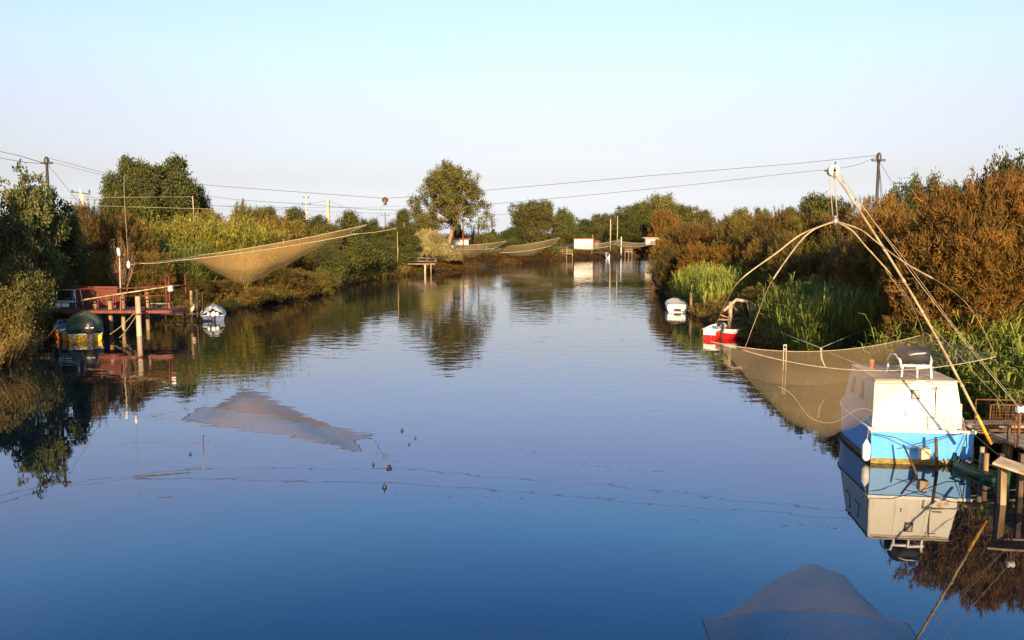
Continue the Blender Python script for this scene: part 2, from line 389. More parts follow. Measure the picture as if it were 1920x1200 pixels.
# ------------------------------------------------------------------ foliage makers (numpy)
def unit(v): return v / np.maximum(np.linalg.norm(v, axis=-1, keepdims=True), 1e-9)
def leaf_tris(rng, c, d, ln, wd):
    """one pointed leaf (triangle) per row: base at c, tip along d"""
    n = len(c); side = unit(np.cross(d, rng.normal(size=(n, 3)))) * (wd[:, None] / 2)
    return np.stack([c - side, c + side, c + d * ln[:, None]], 1).reshape(-1, 3)
def leaf_quads_as_tris(rng, c, d, ln, wd):
    n = len(c); side = unit(np.cross(d, rng.normal(size=(n, 3)))) * (wd[:, None] / 2)
    mid = c + d * (ln * 0.5)[:, None]; tip = c + d * ln[:, None]
    return np.stack([c, mid + side, tip, mid - side], 1).reshape(-1, 3)

def tamarisk(seed, H=6.5, R=4.0, tufts=1500, per=34, tl=0.34):
    """feathery dome reaching the ground, made of rising plumes"""
    rng = np.random.default_rng(seed)
    nb = 17
    lob = []
    for i in range(nb):
        a = rng.uniform(0, 2 * math.pi); rr = R * math.sqrt(rng.uniform(0, 1)) * 0.72
        hh = H * (0.42 + 0.40 * rng.random()) * (1 - 0.42 * (rr / R) ** 2)
        lob.append((rr * math.cos(a), rr * math.sin(a), hh, R * rng.uniform(0.28, 0.46)))
    pts = []; nor = []
    k = tufts // nb
    for (x, y, h, r) in lob:
        u = unit(rng.normal(size=(k, 3))); u[:, 2] = np.where(u[:, 2] < -0.3, -u[:, 2], u[:, 2])
        q = r * rng.uniform(0.72, 1.05, (k, 1))
        p = np.array([x, y, h - r * 0.15]) + u * q * np.array([1, 1, 1.1])
        # skirts: some of them dropped towards the ground
        drop = rng.random(k) < 0.45
        p[drop, 2] *= rng.uniform(0.08, 0.9, drop.sum()); p[drop, :2] += u[drop, :2] * r * 0.45
        pts.append(p); nor.append(u)
    p = np.concatenate(pts); u = np.concatenate(nor); p[:, 2] = np.clip(p[:, 2], 0.15, H * 1.02)
    td = unit(u * 0.7 + np.array([0, 0, 0.8]) + rng.normal(size=p.shape) * 0.35)
    c = np.repeat(p, per, 0); d0 = np.repeat(td, per, 0)
    s = rng.uniform(0, 1, len(c))
    c = c + d0 * (s * 0.65)[:, None] + rng.normal(size=c.shape) * (0.15 * (1.1 - s))[:, None]
    d = unit(d0 + rng.normal(size=c.shape) * 0.55)
    ln = tl * rng.uniform(0.5, 1.2, len(c)); wd = rng.uniform(0.03, 0.065, len(c))
    V = leaf_tris(rng, c, d, ln, wd)
    mb = MB()
    for (x, y, h, r) in lob:
        b0 = Vector((x * 0.15, y * 0.15, -0.2)); b1 = Vector((x * 0.6, y * 0.6, h * 0.5)); b2 = Vector((x, y, h))
        mb.tube([b0, b0.lerp(b1, .5) + Vector((0, 0, .2)), b1, b2], [0.09, 0.07, 0.05, 0.02], 5)
    return V, 3, mb, H, R, per

def leafy(seed, H=8.0, R=3.6, blobs=16, clumps=44, per=26, ls=0.17, z0=0.22, gaps=0.0, cyl=0.0, trunk_r=0.16, bsize=(0.26, 0.42), spread=0.28, topdome=0.0):
    rng = np.random.default_rng(seed)
    zc = H * (z0 + 1) / 2; rz = H * (1 - z0) / 2
    lob = []
    for i in range(blobs):
        u = unit(rng.normal(size=3))
        q = rng.uniform(0.35, 0.86)
        x, y, z = u[0] * R * q, u[1] * R * q, zc + u[2] * rz * q
        if topdome and z < zc: z = zc - (zc - z) * (1 - topdome)
        r = R * rng.uniform(*bsize)
        z = min(z, H - r * 0.8)
        lob.append((x, y, z, r))
    lob.append((R * 0.1, 0, H - R * bsize[0], R * bsize[0]))
    pts = []
    for (x, y, z, r) in lob:
        n = max(6, int(clumps * (r / (R * 0.34)) ** 2))
        u = unit(rng.normal(size=(n, 3)))
        pts.append(np.array([x, y, z]) + u * r * rng.uniform(0.55, 1.08, (n, 1)) * np.array([1, 1, 0.92]))
    p = np.concatenate(pts)
    if gaps: p = p[rng.random(len(p)) > gaps]
    c = np.repeat(p, per, 0); c = c + rng.normal(size=c.shape) * spread * np.array([1, 1, 0.75])
    d = unit(rng.normal(size=c.shape) + np.array([0, 0, -0.15]))
    ln = ls * rng.uniform(0.7, 1.35, len(c)); wd = ln * rng.uniform(0.5, 0.75, len(c))
    V = leaf_quads_as_tris(rng, c, d, ln, wd)
    mb = MB(); th = H * max(z0, 0.12)
    lean = Vector((rng.uniform(-.2, .2), rng.uniform(-.2, .2), 0))
    mb.tube([(0, 0, -0.4), (lean.x * .3, lean.y * .3, th * .5), (lean.x, lean.y, th), (lean.x * 1.2, lean.y * 1.2, H * 0.62)], [trunk_r * 1.35, trunk_r * 1.05, trunk_r * 0.9, trunk_r * 0.25], 8)
    for (x, y, z, r) in lob:
        t0 = th * rng.uniform(0.75, 1.15)
        a = Vector((lean.x, lean.y, t0)); e = Vector((x, y, z)); m_ = a.lerp(e, 0.5) + Vector((x * 0.08, y * 0.08, -0.06 * (z - t0)))
        mb.tube([a, m_, e], [trunk_r * 0.5, trunk_r * 0.3, trunk_r * 0.08], 5)
        for j in range(4):
            uu = unit(rng.normal(size=3)); tip = e + Vector(uu * r * 0.85)
            mb.tube([m_.lerp(e, 0.5), tip], [trunk_r * 0.16, trunk_r * 0.04], 4)
    return V, 4, mb, H, R, per

def droopy(seed, H=5.5, R=3.4):
    rng = np.random.default_rng(seed); n = 1500
    u = unit(rng.normal(size=(n, 3))); u[:, 2] = np.abs(u[:, 2])
    p = u * np.array([R, R, H * 0.62]) * rng.uniform(0.7, 1.02, (n, 1)) + np.array([0, 0, H * 0.36])
    per = 16
    c = np.repeat(p, per, 0); s = rng.random(len(c))
    out = np.repeat(u * np.array([1, 1, 0]), per, 0)
    c = c + np.array([0, 0, -1.0]) * (s * 0.9)[:, None] + out * (s * 0.45)[:, None] + rng.normal(size=c.shape) * 0.1
    c[:, 2] = np.maximum(c[:, 2], 0.1)
    d = unit(out * 0.6 + np.array([0, 0, -0.9]) + rng.normal(size=c.shape) * 0.4)
    V = leaf_quads_as_tris(rng, c, d, rng.uniform(0.25, 0.45, len(c)), rng.uniform(0.06, 0.1, len(c)))
    mb = MB()
    for k in range(12):
        a = 2 * math.pi * k / 12; e = Vector((math.cos(a) * R * .7, math.sin(a) * R * .7, H * .7))
        mb.tube([(0, 0, -.3), Vector((0, 0, H * .4)).lerp(e, .4), e], [0.12, 0.07, 0.02], 5)
    return V, 4, mb, H, R, per

def bare(seed, H=5.0, R=2.6, n=46, leaves=True):
    rng = np.random.default_rng(seed); mb = MB(); tips = []
    for k in range(n):
        a = rng.uniform(0, 2 * math.pi); q = R * math.sqrt(rng.random())
        e = Vector((math.cos(a) * q, math.sin(a) * q, H * (1 - 0.35 * (q / R) ** 2) * rng.uniform(.75, 1)))
        m_ = Vector((e.x * .35, e.y * .35, e.z * .5))
        mb.tube([(0, 0, -.2), m_, e], [0.11, 0.06, 0.015], 4)
        for j in range(5):
            b0 = m_.lerp(e, rng.uniform(.2, .9)); uu = unit(rng.normal(size=3) + np.array([0, 0, .8])); t = b0 + Vector(uu) * rng.uniform(.5, 1.1)
            mb.tube([b0, t], [0.03, 0.008], 3); tips.append(tuple(t))
    p = np.array(tips); per = 7 if leaves else 1
    c = np.repeat(p, per, 0) + rng.normal(size=(len(p) * per, 3)) * .18
    V = leaf_quads_as_tris(rng, c, unit(rng.normal(size=c.shape)), rng.uniform(.12, .2, len(c)), rng.uniform(.05, .1, len(c)))
    return V, 4, mb, H, R, per

PROTO = {}
def proto(key, data, crown_mat, bark):
    V, k, mb, H, R, per = data
    PROTO[key] = (np_mesh(key + '_crown', V, k, [crown_mat], per=per), mb.mesh(key + '_trunk', bark), H, R)
for i in range(5): proto('tamarisk%d' % i, tamarisk(11 + i, tufts=1500 + 60 * i), M['tam_orange'], M['bark'])
for i in range(4): proto('leafy%d' % i, leafy(40 + i, clumps=62, per=30, ls=.19), M['leaf_green'], M['bark_dark'])
for i in range(2): proto('wide%d' % i, leafy(60 + i, H=9, R=5.4, blobs=34, clumps=50, z0=0.22, topdome=0.4, ls=0.25, bsize=(0.22, 0.34), spread=.34), M['leaf_olive'], M['bark'])
for i in range(2): proto('tall%d' % i, leafy(70 + i, H=14, R=5.0, blobs=42, clumps=88, per=30, z0=0.0, ls=0.27, bsize=(0.28, 0.42), spread=.30, trunk_r=.25), M['leaf_dark'], M['bark_dark'])
proto('airy0', leafy(81, H=9.5, R=3.9, blobs=40, clumps=34, per=30, z0=0.0, ls=0.24, bsize=(0.18, 0.30), spread=.20, gaps=.25), M['leaf_silver'], M['bark_dark'])
proto('airy1', leafy(82, H=9.0, R=3.4, blobs=36, clumps=34, per=30, z0=0.0, ls=0.24, bsize=(0.18, 0.30), spread=.20, gaps=.25), M['leaf_silver'], M['bark_dark'])
for i in range(3): proto('shrub%d' % i, leafy(90 + i, H=3.2, R=2.3, blobs=12, clumps=34, per=24, z0=0.0, ls=0.13, bsize=(0.28, 0.45), spread=.20, trunk_r=.06), M['leaf_green'], M['bark_dark'])
proto('droop0', droopy(101), M['leaf_pale'], M['bark'])
proto('bare0', bare(111), M['tam_brown'], M['bark'])
proto('bare1', bare(112, H=6, R=2.6, n=26, leaves=False), M['tam_brown'], M['bark_dark'])

rr_ = random.Random(5)
def plant(key, px, ytop, d, wpx, mat, name, label, cat, group=None, x=None, base=None, rz=None):
    """a plant whose top shows at (px, ytop) when it stands d metres away; wpx: width of its crown in the photograph"""
    top = P(px, ytop, d); X = top.x if x is None else x
    g = max(gz(X, d), -0.05) if base is None else base
    crown, trunk, H, R = PROTO[key]
    t = thing(name, label, cat, (X, d, g), rr_.uniform(0, 6.28) if rz is None else rz, group)
    sz = (top.z - g) / H; sxy = wpx * d / F / 2 / R
    t.scale = (sxy, sxy, sz)
    for nm, me_, mt in (('trunk', trunk, None), ('crown', crown, mat)):
        o = bpy.data.objects.new(nm, me_); C.objects.link(o); o.parent = t
        if mt is not None:
            o.material_slots[0].link = 'OBJECT'; o.material_slots[0].material = M[mt]
    return t

# ------------------------------------------------------------------ trees and shrubs
TB, LT, SH = 'tamarisk bushes on the right bank', 'leafy trees behind the banks', 'shrubs along the left bank'
TL = 'tamarisk bushes on the left bank'
tam = [  # px, ytop, d, width px, material, label
 (1272, 428, 86, 110, 'tam_brown', 'rusty tamarisk at the far end of the right bank by the river bend'),
 (1335, 412, 82, 130, 'tam_orange', 'tamarisk bush between the leafless twiggy bush and the river bend, right bank'),
 (1400, 398, 71, 130, 'tam_olive', 'olive tamarisk standing high behind the green reed clump beyond the red boat'),
 (1462, 402, 61, 130, 'tam_brown', 'brown tamarisk behind the tip of the left net pole'),
 (1535, 390, 50, 170, 'tam_olive', 'olive tamarisk directly left of the white pulley wheel top'),
 (1612, 379, 47, 180, 'tam_brown', 'tamarisk bush in front of the dark steel mast of the right bank'),
 (1700, 373, 37, 230, 'tam_orange', 'orange tamarisk to the right of the dark steel mast'),
 (1800, 370, 31.5, 210, 'tam_olive', 'olive tamarisk below the dark green trees of the right bank'),
 (1855, 348, 28, 290, 'tam_orange', 'tall orange tamarisk near the right edge under the bright green tree'),
 (1945, 318, 26.5, 320, 'tam_orange', 'tallest rust orange tamarisk cut by the right edge of the picture'),
 (1268, 462, 76, 80, 'tam_brown', 'low tamarisk overhanging the water at the far corner of the right bank'),
 (1322, 455, 70, 110, 'tam_orange', 'orange tamarisk just above the far green reed clump'),
 (1398, 452, 66, 130, 'tam_orange', 'orange tamarisk behind the far reed clump, crossed by the leftmost net pole'),
 (1468, 448, 56, 150, 'tam_brown', 'brown tamarisk crossed by the second net pole from the left'),
 (1550, 440, 46, 170, 'tam_olive', 'olive tamarisk directly behind the hanging net apex'),
 (1648, 436, 41.5, 210, 'tam_brown', 'wide brown tamarisk behind the middle of the leaning mast'),
 (1768, 432, 34, 210, 'tam_orange', 'orange tamarisk crossed by the right hand net poles'),
 (1862, 425, 26.5, 300, 'tam_orange', 'orange tamarisk in front at the right edge above the giant reeds'),
 (1530, 500, 47, 140, 'tam_brown', 'low tamarisk above the middle reed clump, left part'),
 (1752, 505, 34.5, 150, 'tam_olive', 'low orange tamarisk between the middle reeds and the giant reeds'),
 (1845, 520, 28, 250, 'tam_orange', 'low rusty tamarisk just behind the giant reeds at the right edge'),
 (1440, 535, 49, 90, 'tam_olive', 'small olive tamarisk between the two green reed clumps'),
 (1425, 612, 43, 70, 'tam_olive', 'small overhanging tamarisk beside the bow of the red boat'),
]
for i, (px, yt, d, w, mt, lb) in enumerate(tam):
    plant('tamarisk%d' % (i % 5), px, yt, d, w, mt, 'tamarisk_bush', lb, 'bush', TB)
tamL = [
 (108, 385, 60, 110, 'tam_brown', 'brown tamarisk behind the silvery tree, below the left steel mast'),
 (165, 392, 58, 110, 'tam_brown', 'brown tamarisk in front of the concrete power pole on the left'),
 (232, 398, 59, 120, 'tam_brown', 'tamarisk behind the white lamp post, left of the yellow reeds'),
 (285, 412, 76, 110, 'tam_brown', 'tamarisk at the foot of the big twin dark trees'),
 (400, 392, 92, 110, 'tam_brown', 'tamarisk on the right foot of the big twin dark trees'),
 (463, 378, 95, 70, 'tam_olive', 'narrow pointed olive tamarisk standing above the wide net'),
 (512, 412, 88, 90, 'tam_orange', 'golden low tamarisk above the middle of the wide net'),
 (205, 470, 55.5, 100, 'tam_olive', 'tamarisk hanging over the red platform, left of the lamp post'),
 (262, 470, 56.5, 110, 'tam_brown', 'tamarisk right behind the lamp post and the hanging weight'),
 (330, 505, 60, 110, 'tam_olive', 'golden tamarisk below the left corner of the wide net'),
 (390, 520, 64.5, 100, 'tam_brown', 'drooping tamarisk behind the white covered boat'),
 (455, 500, 68, 100, 'tam_brown', 'tamarisk under the lowest point of the wide net'),
 (520, 488, 72, 110, 'tam_brown', 'rounded tamarisk on the shore right of the wide net low point'),
 (575, 508, 76.5, 80, 'tam_olive', 'small olive tamarisk at the tip of the left shore'),
]
for i, (px, yt, d, w, mt, lb) in enumerate(tamL):
    plant('tamarisk%d' % ((i * 2 + 1) % 5), px, yt, d, w, mt, 'tamarisk_bush', lb, 'bush', TL)

plant('airy0', 40, 300, 46, 150, 'leaf_silver', 'silver_poplar', 'silvery green loose tree at the left edge beside the steel mast', 'tree', LT)
plant('airy1', 105, 352, 50, 100, 'leaf_silver', 'silver_poplar', 'lower silvery tree with gaps, just right of the steel mast', 'tree', LT)
plant('airy1', 5, 400, 43, 120, 'leaf_green', 'silver_poplar', 'bright green leafy tree at the very left edge above the bank', 'tree', LT)
plant('shrub0', 28, 480, 41, 120, 'leaf_olive', 'leafy_shrub', 'olive shrub at the left edge beside the dark hollow', 'shrub', SH)
plant('shrub1', 5, 540, 36, 110, 'tam_olive', 'leafy_shrub', 'low olive shrub on the left edge next to the dry grass', 'shrub', SH)
plant('tall0', 243, 292, 100, 104, 'leaf_dark', 'poplar_tree', 'left one of the two big dark trees behind the platform', 'tree', LT)
plant('tall1', 322, 288, 104, 132, 'leaf_dark', 'poplar_tree', 'right and wider one of the two big dark trees behind the platform', 'tree', LT)
plant('leafy0', 372, 345, 108, 62, 'leaf_dark', 'leafy_tree', 'small dark tree leaning on the right side of the big twin trees', 'tree', LT)
plant('leafy1', 215, 372, 96, 60, 'leaf_dark', 'leafy_tree', 'small dark tree filling the left foot of the big twin trees', 'tree', LT)
plant('leafy1', 505, 388, 105, 60, 'leaf_green', 'leafy_tree', 'green tree left of the distant power pole', 'tree', LT)
plant('leafy2', 552, 392, 102, 80, 'leaf_green', 'leafy_tree', 'green tree just left of the wooden net post', 'tree', LT)
plant('leafy3', 600, 402, 104, 70, 'leaf_green', 'leafy_tree', 'green tree behind the wooden net post', 'tree', LT)
plant('leafy0', 655, 394, 112, 80, 'leaf_green', 'leafy_tree', 'bright green tree right of the wooden net post', 'tree', LT)
plant('leafy2', 545, 415, 96, 90, 'tam_olive', 'leafy_tree', 'olive tree in front of the green ones above the wide net', 'tree', LT)
plant('leafy1', 620, 420, 95, 80, 'leaf_olive', 'leafy_tree', 'olive green tree hugging the base of the wooden net post', 'tree', LT)
plant('leafy3', 700, 408, 128, 60, 'leaf_dark', 'leafy_tree', 'dark tree under the hanging cable pulley', 'tree', LT)
plant('leafy2', 752, 394, 140, 52, 'leaf_dark', 'leafy_tree', 'slim dark tree left of the large domed tree', 'tree', LT)
plant('leafy0', 790, 402, 145, 60, 'leaf_olive', 'leafy_tree', 'olive tree touching the lower left side of the large domed tree', 'tree', LT)
plant('leafy1', 735, 425, 126, 90, 'leaf_green', 'leafy_tree', 'wide green tree behind the small grey jetty', 'tree', LT)
plant('shrub0', 612, 455, 88, 80, 'leaf_green', 'leafy_shrub', 'grey green shrub under the right half of the wide net', 'shrub', SH)
plant('shrub1', 655, 448, 96, 100, 'leaf_green', 'leafy_shrub', 'rounded green shrub below the tapering end of the wide net', 'shrub', SH)
plant('shrub2', 700, 446, 107, 90, 'leaf_green', 'leafy_shrub', 'dark green shrub left of the small grey jetty', 'shrub', SH)
plant('shrub0', 745, 446, 121, 80, 'leaf_dark', 'leafy_shrub', 'dark shrub right behind the small grey jetty', 'shrub', SH)
plant('shrub2', 600, 500, 82, 60, 'leaf_olive', 'leafy_shrub', 'small olive shrub on the shore below the wide net tail', 'shrub', SH)
plant('leafy2', 560, 462, 88, 90, 'tam_olive', 'leafy_tree', 'olive thicket filling the bank behind the middle of the wide net', 'thicket', SH)
plant('leafy1', 600, 470, 92, 80, 'leaf_green', 'leafy_tree', 'green thicket on the bank right behind the tail of the wide net', 'thicket', SH)
for (px, yt, d, w, k, mt, lb) in [
 (1590, 500, 45, 90, 'shrub0', 'leaf_olive', 'olive leafy shrub rising behind the middle reed clump'),
 (1500, 470, 54, 90, 'shrub1', 'leaf_dark', 'dark green shrub in a hollow of the tamarisks behind the net pole tips'),
 (1800, 600, 27, 110, 'shrub2', 'leaf_dark', 'dark shrub in the hollow behind the giant reeds')]:
    plant(k, px, yt, d, w, mt, 'leafy_shrub', lb, 'shrub', 'shrubs along the right bank')
for (px, yt, d, w, k, mt, lb) in [
 (338, 552, 57.5, 70, 'shrub0', 'tam_olive', 'low olive shrub at the waterline between the dark pole and the white covered boat'),
 (470, 540, 63.5, 80, 'shrub1', 'tam_brown', 'low brown shrub overhanging the water right of the white covered boat'),
 (520, 532, 68, 80, 'shrub2', 'tam_olive', 'low olive shrub overhanging the water below the net, middle of the shore'),
 (560, 522, 73, 70, 'shrub0', 'tam_brown', 'brown shrub leaning over the water at the tip of the left shore'),
 (430, 560, 60, 60, 'shrub2', 'leaf_dark', 'dark shrub in the shade directly behind the white covered boat'),
 (660, 496, 99, 60, 'shrub1', 'tam_brown', 'small brown shrub in the dry reeds of the far left shore'),
 (720, 492, 112, 50, 'shrub0', 'tam_olive', 'small olive shrub at the waterline left of the small grey jetty')]:
    plant(k, px, yt, d, w, mt, 'leafy_shrub', lb, 'shrub', SH)
plant('droop0', 802, 424, 134, 78, 'leaf_pale', 'pale_bush', 'pale yellow bush with drooping shoots in front of the large domed tree', 'bush')
plant('droop0', 838, 455, 137, 60, 'leaf_pale', 'pale_bush', 'lower pale yellow bush leaning over the water next to the tall pale one', 'bush', x=-11.6)
plant('leafy2', 835, 465, 142, 50, 'tam_brown', 'leafy_tree', 'low brown thicket at the waterline below the pale yellow bushes', 'thicket', SH)
# far centre
plant('bare1', 884, 412, 175, 34, 'tam_brown', 'leafless_tree', 'leafless dark tree to the right of the large domed tree trunk', 'tree')
plant('leafy3', 860, 418, 172, 30, 'leaf_dark', 'leafy_tree', 'small dark tree seen under the large domed tree crown', 'tree', LT)
plant('leafy0', 925, 429, 230, 18, 'leaf_dark', 'leafy_tree', 'tiny dark rounded tree in the gap with open sky', 'tree', LT)
plant('shrub1', 905, 437, 200, 60, 'leaf_olive', 'leafy_shrub', 'low distant shrub in the gap right of the large domed tree', 'shrub', SH)
plant('shrub2', 945, 436, 215, 50, 'leaf_green', 'leafy_shrub', 'low distant shrub left of the domed olive tree', 'shrub', SH)
plant('wide0', 1000, 377, 215, 100, 'leaf_olive', 'wide_tree', 'domed olive tree with pale limbs in the distance, centre', 'tree', LT)
plant('wide1', 1056, 392, 225, 50, 'leaf_dark', 'wide_tree', 'darker tree touching the right side of the domed olive tree', 'tree', LT)
plant('leafy0', 968, 424, 200, 50, 'leaf_dark', 'leafy_tree', 'small dark tree at the left foot of the domed olive tree', 'tree', LT)
plant('shrub0', 1015, 424, 198, 90, 'leaf_olive', 'leafy_shrub', 'wide rounded shrub under the domed olive tree', 'shrub', SH)
plant('shrub1', 975, 448, 188, 60, 'leaf_green', 'leafy_shrub', 'green shrub beside the distant second hanging net', 'shrub', SH)
for (px, yt, d, w, k, mt, lb) in [
 (1100, 412, 250, 60, 'leafy2', 'leaf_dark', 'dark tree behind the white hut with the red roof'),
 (1132, 400, 255, 50, 'leafy1', 'leaf_olive', 'olive tree right of the white hut'),
 (1165, 395, 260, 60, 'leafy3', 'leaf_dark', 'dark tree behind the two thin distant poles'),
 (1195, 383, 262, 80, 'wide0', 'leaf_dark', 'dark tree on the left slope of the far right grove'),
 (1235, 368, 265, 100, 'wide1', 'leaf_olive', 'tallest tree of the far right grove'),
 (1275, 384, 255, 80, 'wide0', 'leaf_olive', 'olive tree on the right slope of the far right grove'),
 (1310, 396, 250, 70, 'leafy2', 'leaf_olive', 'light olive tree behind the leafless twiggy bush'),
 (1150, 420, 240, 70, 'leafy0', 'leaf_green', 'low tree before the far grove, right of the white hut'),
 (1200, 415, 240, 90, 'leafy1', 'leaf_dark', 'low dark tree above the distant thatched hut'),
 (1245, 412, 236, 70, 'leafy3', 'leaf_dark', 'low dark tree right of the distant thatched hut'),
 (1085, 432, 236, 50, 'leafy3', 'leaf_green', 'low green tree just left of the white hut'),
 (1050, 430, 222, 60, 'leafy2', 'leaf_olive', 'low olive tree between the domed tree and the white hut')]:
    plant(k, px, yt, d, w, mt, 'leafy_tree', lb, 'tree', LT)
plant('tamarisk2', 1248, 392, 225, 60, 'tam_orange', 'tamarisk_bush', 'round rust coloured tree in front of the far right grove', 'bush', TB)
plant('bare0', 1305, 402, 110, 48, 'tam_brown', 'twiggy_bush', 'leafless fan of twigs rising behind the right bank', 'bush')
plant('leafy0', 1392, 388, 105, 60, 'leaf_olive', 'leafy_tree', 'olive tree behind the tamarisks at the middle of the right bank', 'tree', LT)
plant('leafy1', 1425, 390, 100, 40, 'leaf_silver', 'leafy_tree', 'thin silvery tree peeking between right bank tamarisks', 'tree', LT)
plant('leafy2', 1478, 392, 110, 50, 'leaf_dark', 'leafy_tree', 'small dark round tree on the skyline left of the pulley wheel', 'tree', LT)
plant('wide0', 1540, 366, 95, 110, 'leaf_green', 'wide_tree', 'green tree on the skyline just left of the pulley wheel', 'tree', LT)
plant('wide1', 1716, 337, 62, 110, 'leaf_dark', 'wide_tree', 'dark green round tree right of the dark steel mast', 'tree', LT)
plant('wide0', 1790, 345, 60, 100, 'leaf_dark', 'wide_tree', 'dark green tree in the dip between the mast and the right edge', 'tree', LT)
plant('wide1', 1890, 303, 46, 150, 'leaf_green', 'wide_tree', 'bright green tree rising at the right edge of the skyline', 'tree', LT)

for (px, yt, d, w, lb) in [(1700, 452, 33.5, 70, 'bare twigs standing out of the tamarisks just right of the leaning mast'), (1870, 440, 28, 90, 'bare twigs standing out of the large tamarisk near the right edge'), (1572, 432, 43, 60, 'bare twigs in the tamarisk behind the pole joint of the near net'), (1420, 440, 60, 50, 'bare twigs in the tamarisk behind the left net poles'), (225, 430, 54, 60, 'bare twigs among the tamarisks behind the lamp post')]:
    plant('bare0', px, yt, d, w, 'tam_orange', 'twiggy_bush', lb, 'bush')

# the large domed tree: its limbs show
def domed_tree():
    base = P(843, 452, 150); base.z = gz(base.x, base.y)
    t = thing('domed_tree', 'large solitary domed tree with spreading pale limbs at the river bend', 'tree', base)
    rng = np.random.default_rng(7); H = 19.2 - base.z + 0.4; R = 7.4
    mb = MB(); pts = []
    mb.tube([(-0.5, 0, -.5), (-0.3, 0, 2.2), (0.25, 0, 4.2), (0.9, 0, 6.2)], [0.55, 0.42, 0.40, 0.34], 9)
    fork = Vector((0.9, 0, 6.0))
    for k in range(30):
        a = rng.uniform(0, 2 * math.pi); el = rng.uniform(0.12, 1.5)
        q = rng.uniform(.72, .96)
        e = Vector((0.1 + math.cos(a) * math.cos(el) * R * q, math.sin(a) * math.cos(el) * R * q, 7.6 + math.sin(el) * (H - 8.6) * q))
        if el < 0.5: e.z -= rng.uniform(0, 2.0)
        m1 = fork.lerp(e, .35) + Vector((0, 0, .5)); m2 = fork.lerp(e, .7) + Vector((0, 0, .35))
        mb.tube([fork, m1, m2, e], [.22, .16, .10, .03], 6)
        for j in range(9):
            s = m1.lerp(e, rng.uniform(.1, 1)); u = Vector(unit(rng.normal(size=3) + np.array([0, 0, .3])))
            tip = s + u * rng.uniform(.8, 2.1); mb.tube([s, tip], [.05, .012], 4)
            pts.append(tuple(tip)); pts.append(tuple(s.lerp(tip, .7)))
        pts.append(tuple(e))
    p = np.array(pts); per = 62
    # an uneven shell of leaf clumps round the limbs' ends
    n = 400; u = unit(rng.normal(size=(n, 3))); u[:, 2] = np.where(u[:, 2] < -.25, -u[:, 2], u[:, 2])
    bump = 1 + .10 * np.sin(u[:, 0] * 7 + 2) * np.sin(u[:, 2] * 8) + .06 * np.sin(u[:, 1] * 11)
    sh = u * np.array([R, R, (H - 7.5) * .98]) * (bump * rng.uniform(.78, .98, n))[:, None] + np.array([0.2, 0, 7.4])
    sh[:, 0] *= 1 + .10 * np.clip((11 - sh[:, 2]) / 5, -1, 1)
    sh = sh[(sh[:, 2] > 5.2) & (rng.random(len(sh)) > .12) & ~((sh[:, 1] < -1) & (sh[:, 2] < 11.5) & (np.abs(sh[:, 0]) < 5.2) & (rng.random(len(sh)) < .92))]
    p = np.concatenate([p, sh]); p = p[p[:, 2] < H - .3]
    c = np.repeat(p, per, 0); c = c + rng.normal(size=c.shape) * .31
    V = leaf_quads_as_tris(rng, c, unit(rng.normal(size=c.shape)), rng.uniform(.2, .36, len(c)), rng.uniform(.13, .22, len(c)))
    o = bpy.data.objects.new('trunk', mb.mesh('trunk', M['bark'])); o.parent = t; C.objects.link(o)
    o = bpy.data.objects.new('crown', np_mesh('crown', V, 4, [M['leaf_olive']], per=62)); o.parent = t; C.objects.link(o)
domed_tree()
for (x, y, H_, w_, lb) in ((-28.6, 27, 11.5, 7.5, 'unseen shade-casting poplar added on the near left bank, nearest to the dry grass'), (-28.8, 20.5, 12.5, 7.0, 'unseen shade-casting poplar added on the near left bank, closest to the bridge'), (-35, 24, 11.5, 8.0, 'unseen shade-casting poplar added on the near left bank, set back from the water')):      # unseen trees, added outside the frame to shade the platform
    crown, trunk, H0, R0 = PROTO['tall0']
    t = thing('poplar_tree', lb, 'tree', (x, y, gz(x, y)), x, 'leafy trees behind the banks'); t.scale = (w_ / 2 / R0, w_ / 2 / R0, H_ / H0)
    for nm, me_ in (('trunk', trunk), ('crown', crown)):
        o = bpy.data.objects.new(nm, me_); C.objects.link(o); o.parent = t

# far belt of trees on the horizon: one mass
def far_belt():
    rng = np.random.default_rng(3); n = 2600
    x = rng.uniform(-700, 900, n); y = 640 + rng.uniform(-20, 90, n)
    h = 6 + 2.6 * hsh(x * .12, y * .05) + rng.uniform(-1.5, 1.5, n)
    per = 40
    c = np.stack([np.repeat(x, per), np.repeat(y, per), np.repeat(h, per) * rng.uniform(0.1, 1, n * per) + 1.2], -1) + rng.normal(size=(n * per, 3)) * np.array([2.4, 2.4, .8])
    c[:, 2] = np.maximum(c[:, 2], 1.2)
    V = leaf_quads_as_tris(rng, c, unit(rng.normal(size=c.shape)), rng.uniform(.9, 1.8, len(c)), rng.uniform(.6, 1.2, len(c)))
    o = bpy.data.objects.new('distant_woods', np_mesh('distant_woods', V, 4, [M['leaf_dark']])); C.objects.link(o)
    tag(o, 'low dark line of distant woods on the horizon', 'woods', kind='stuff')
far_belt()

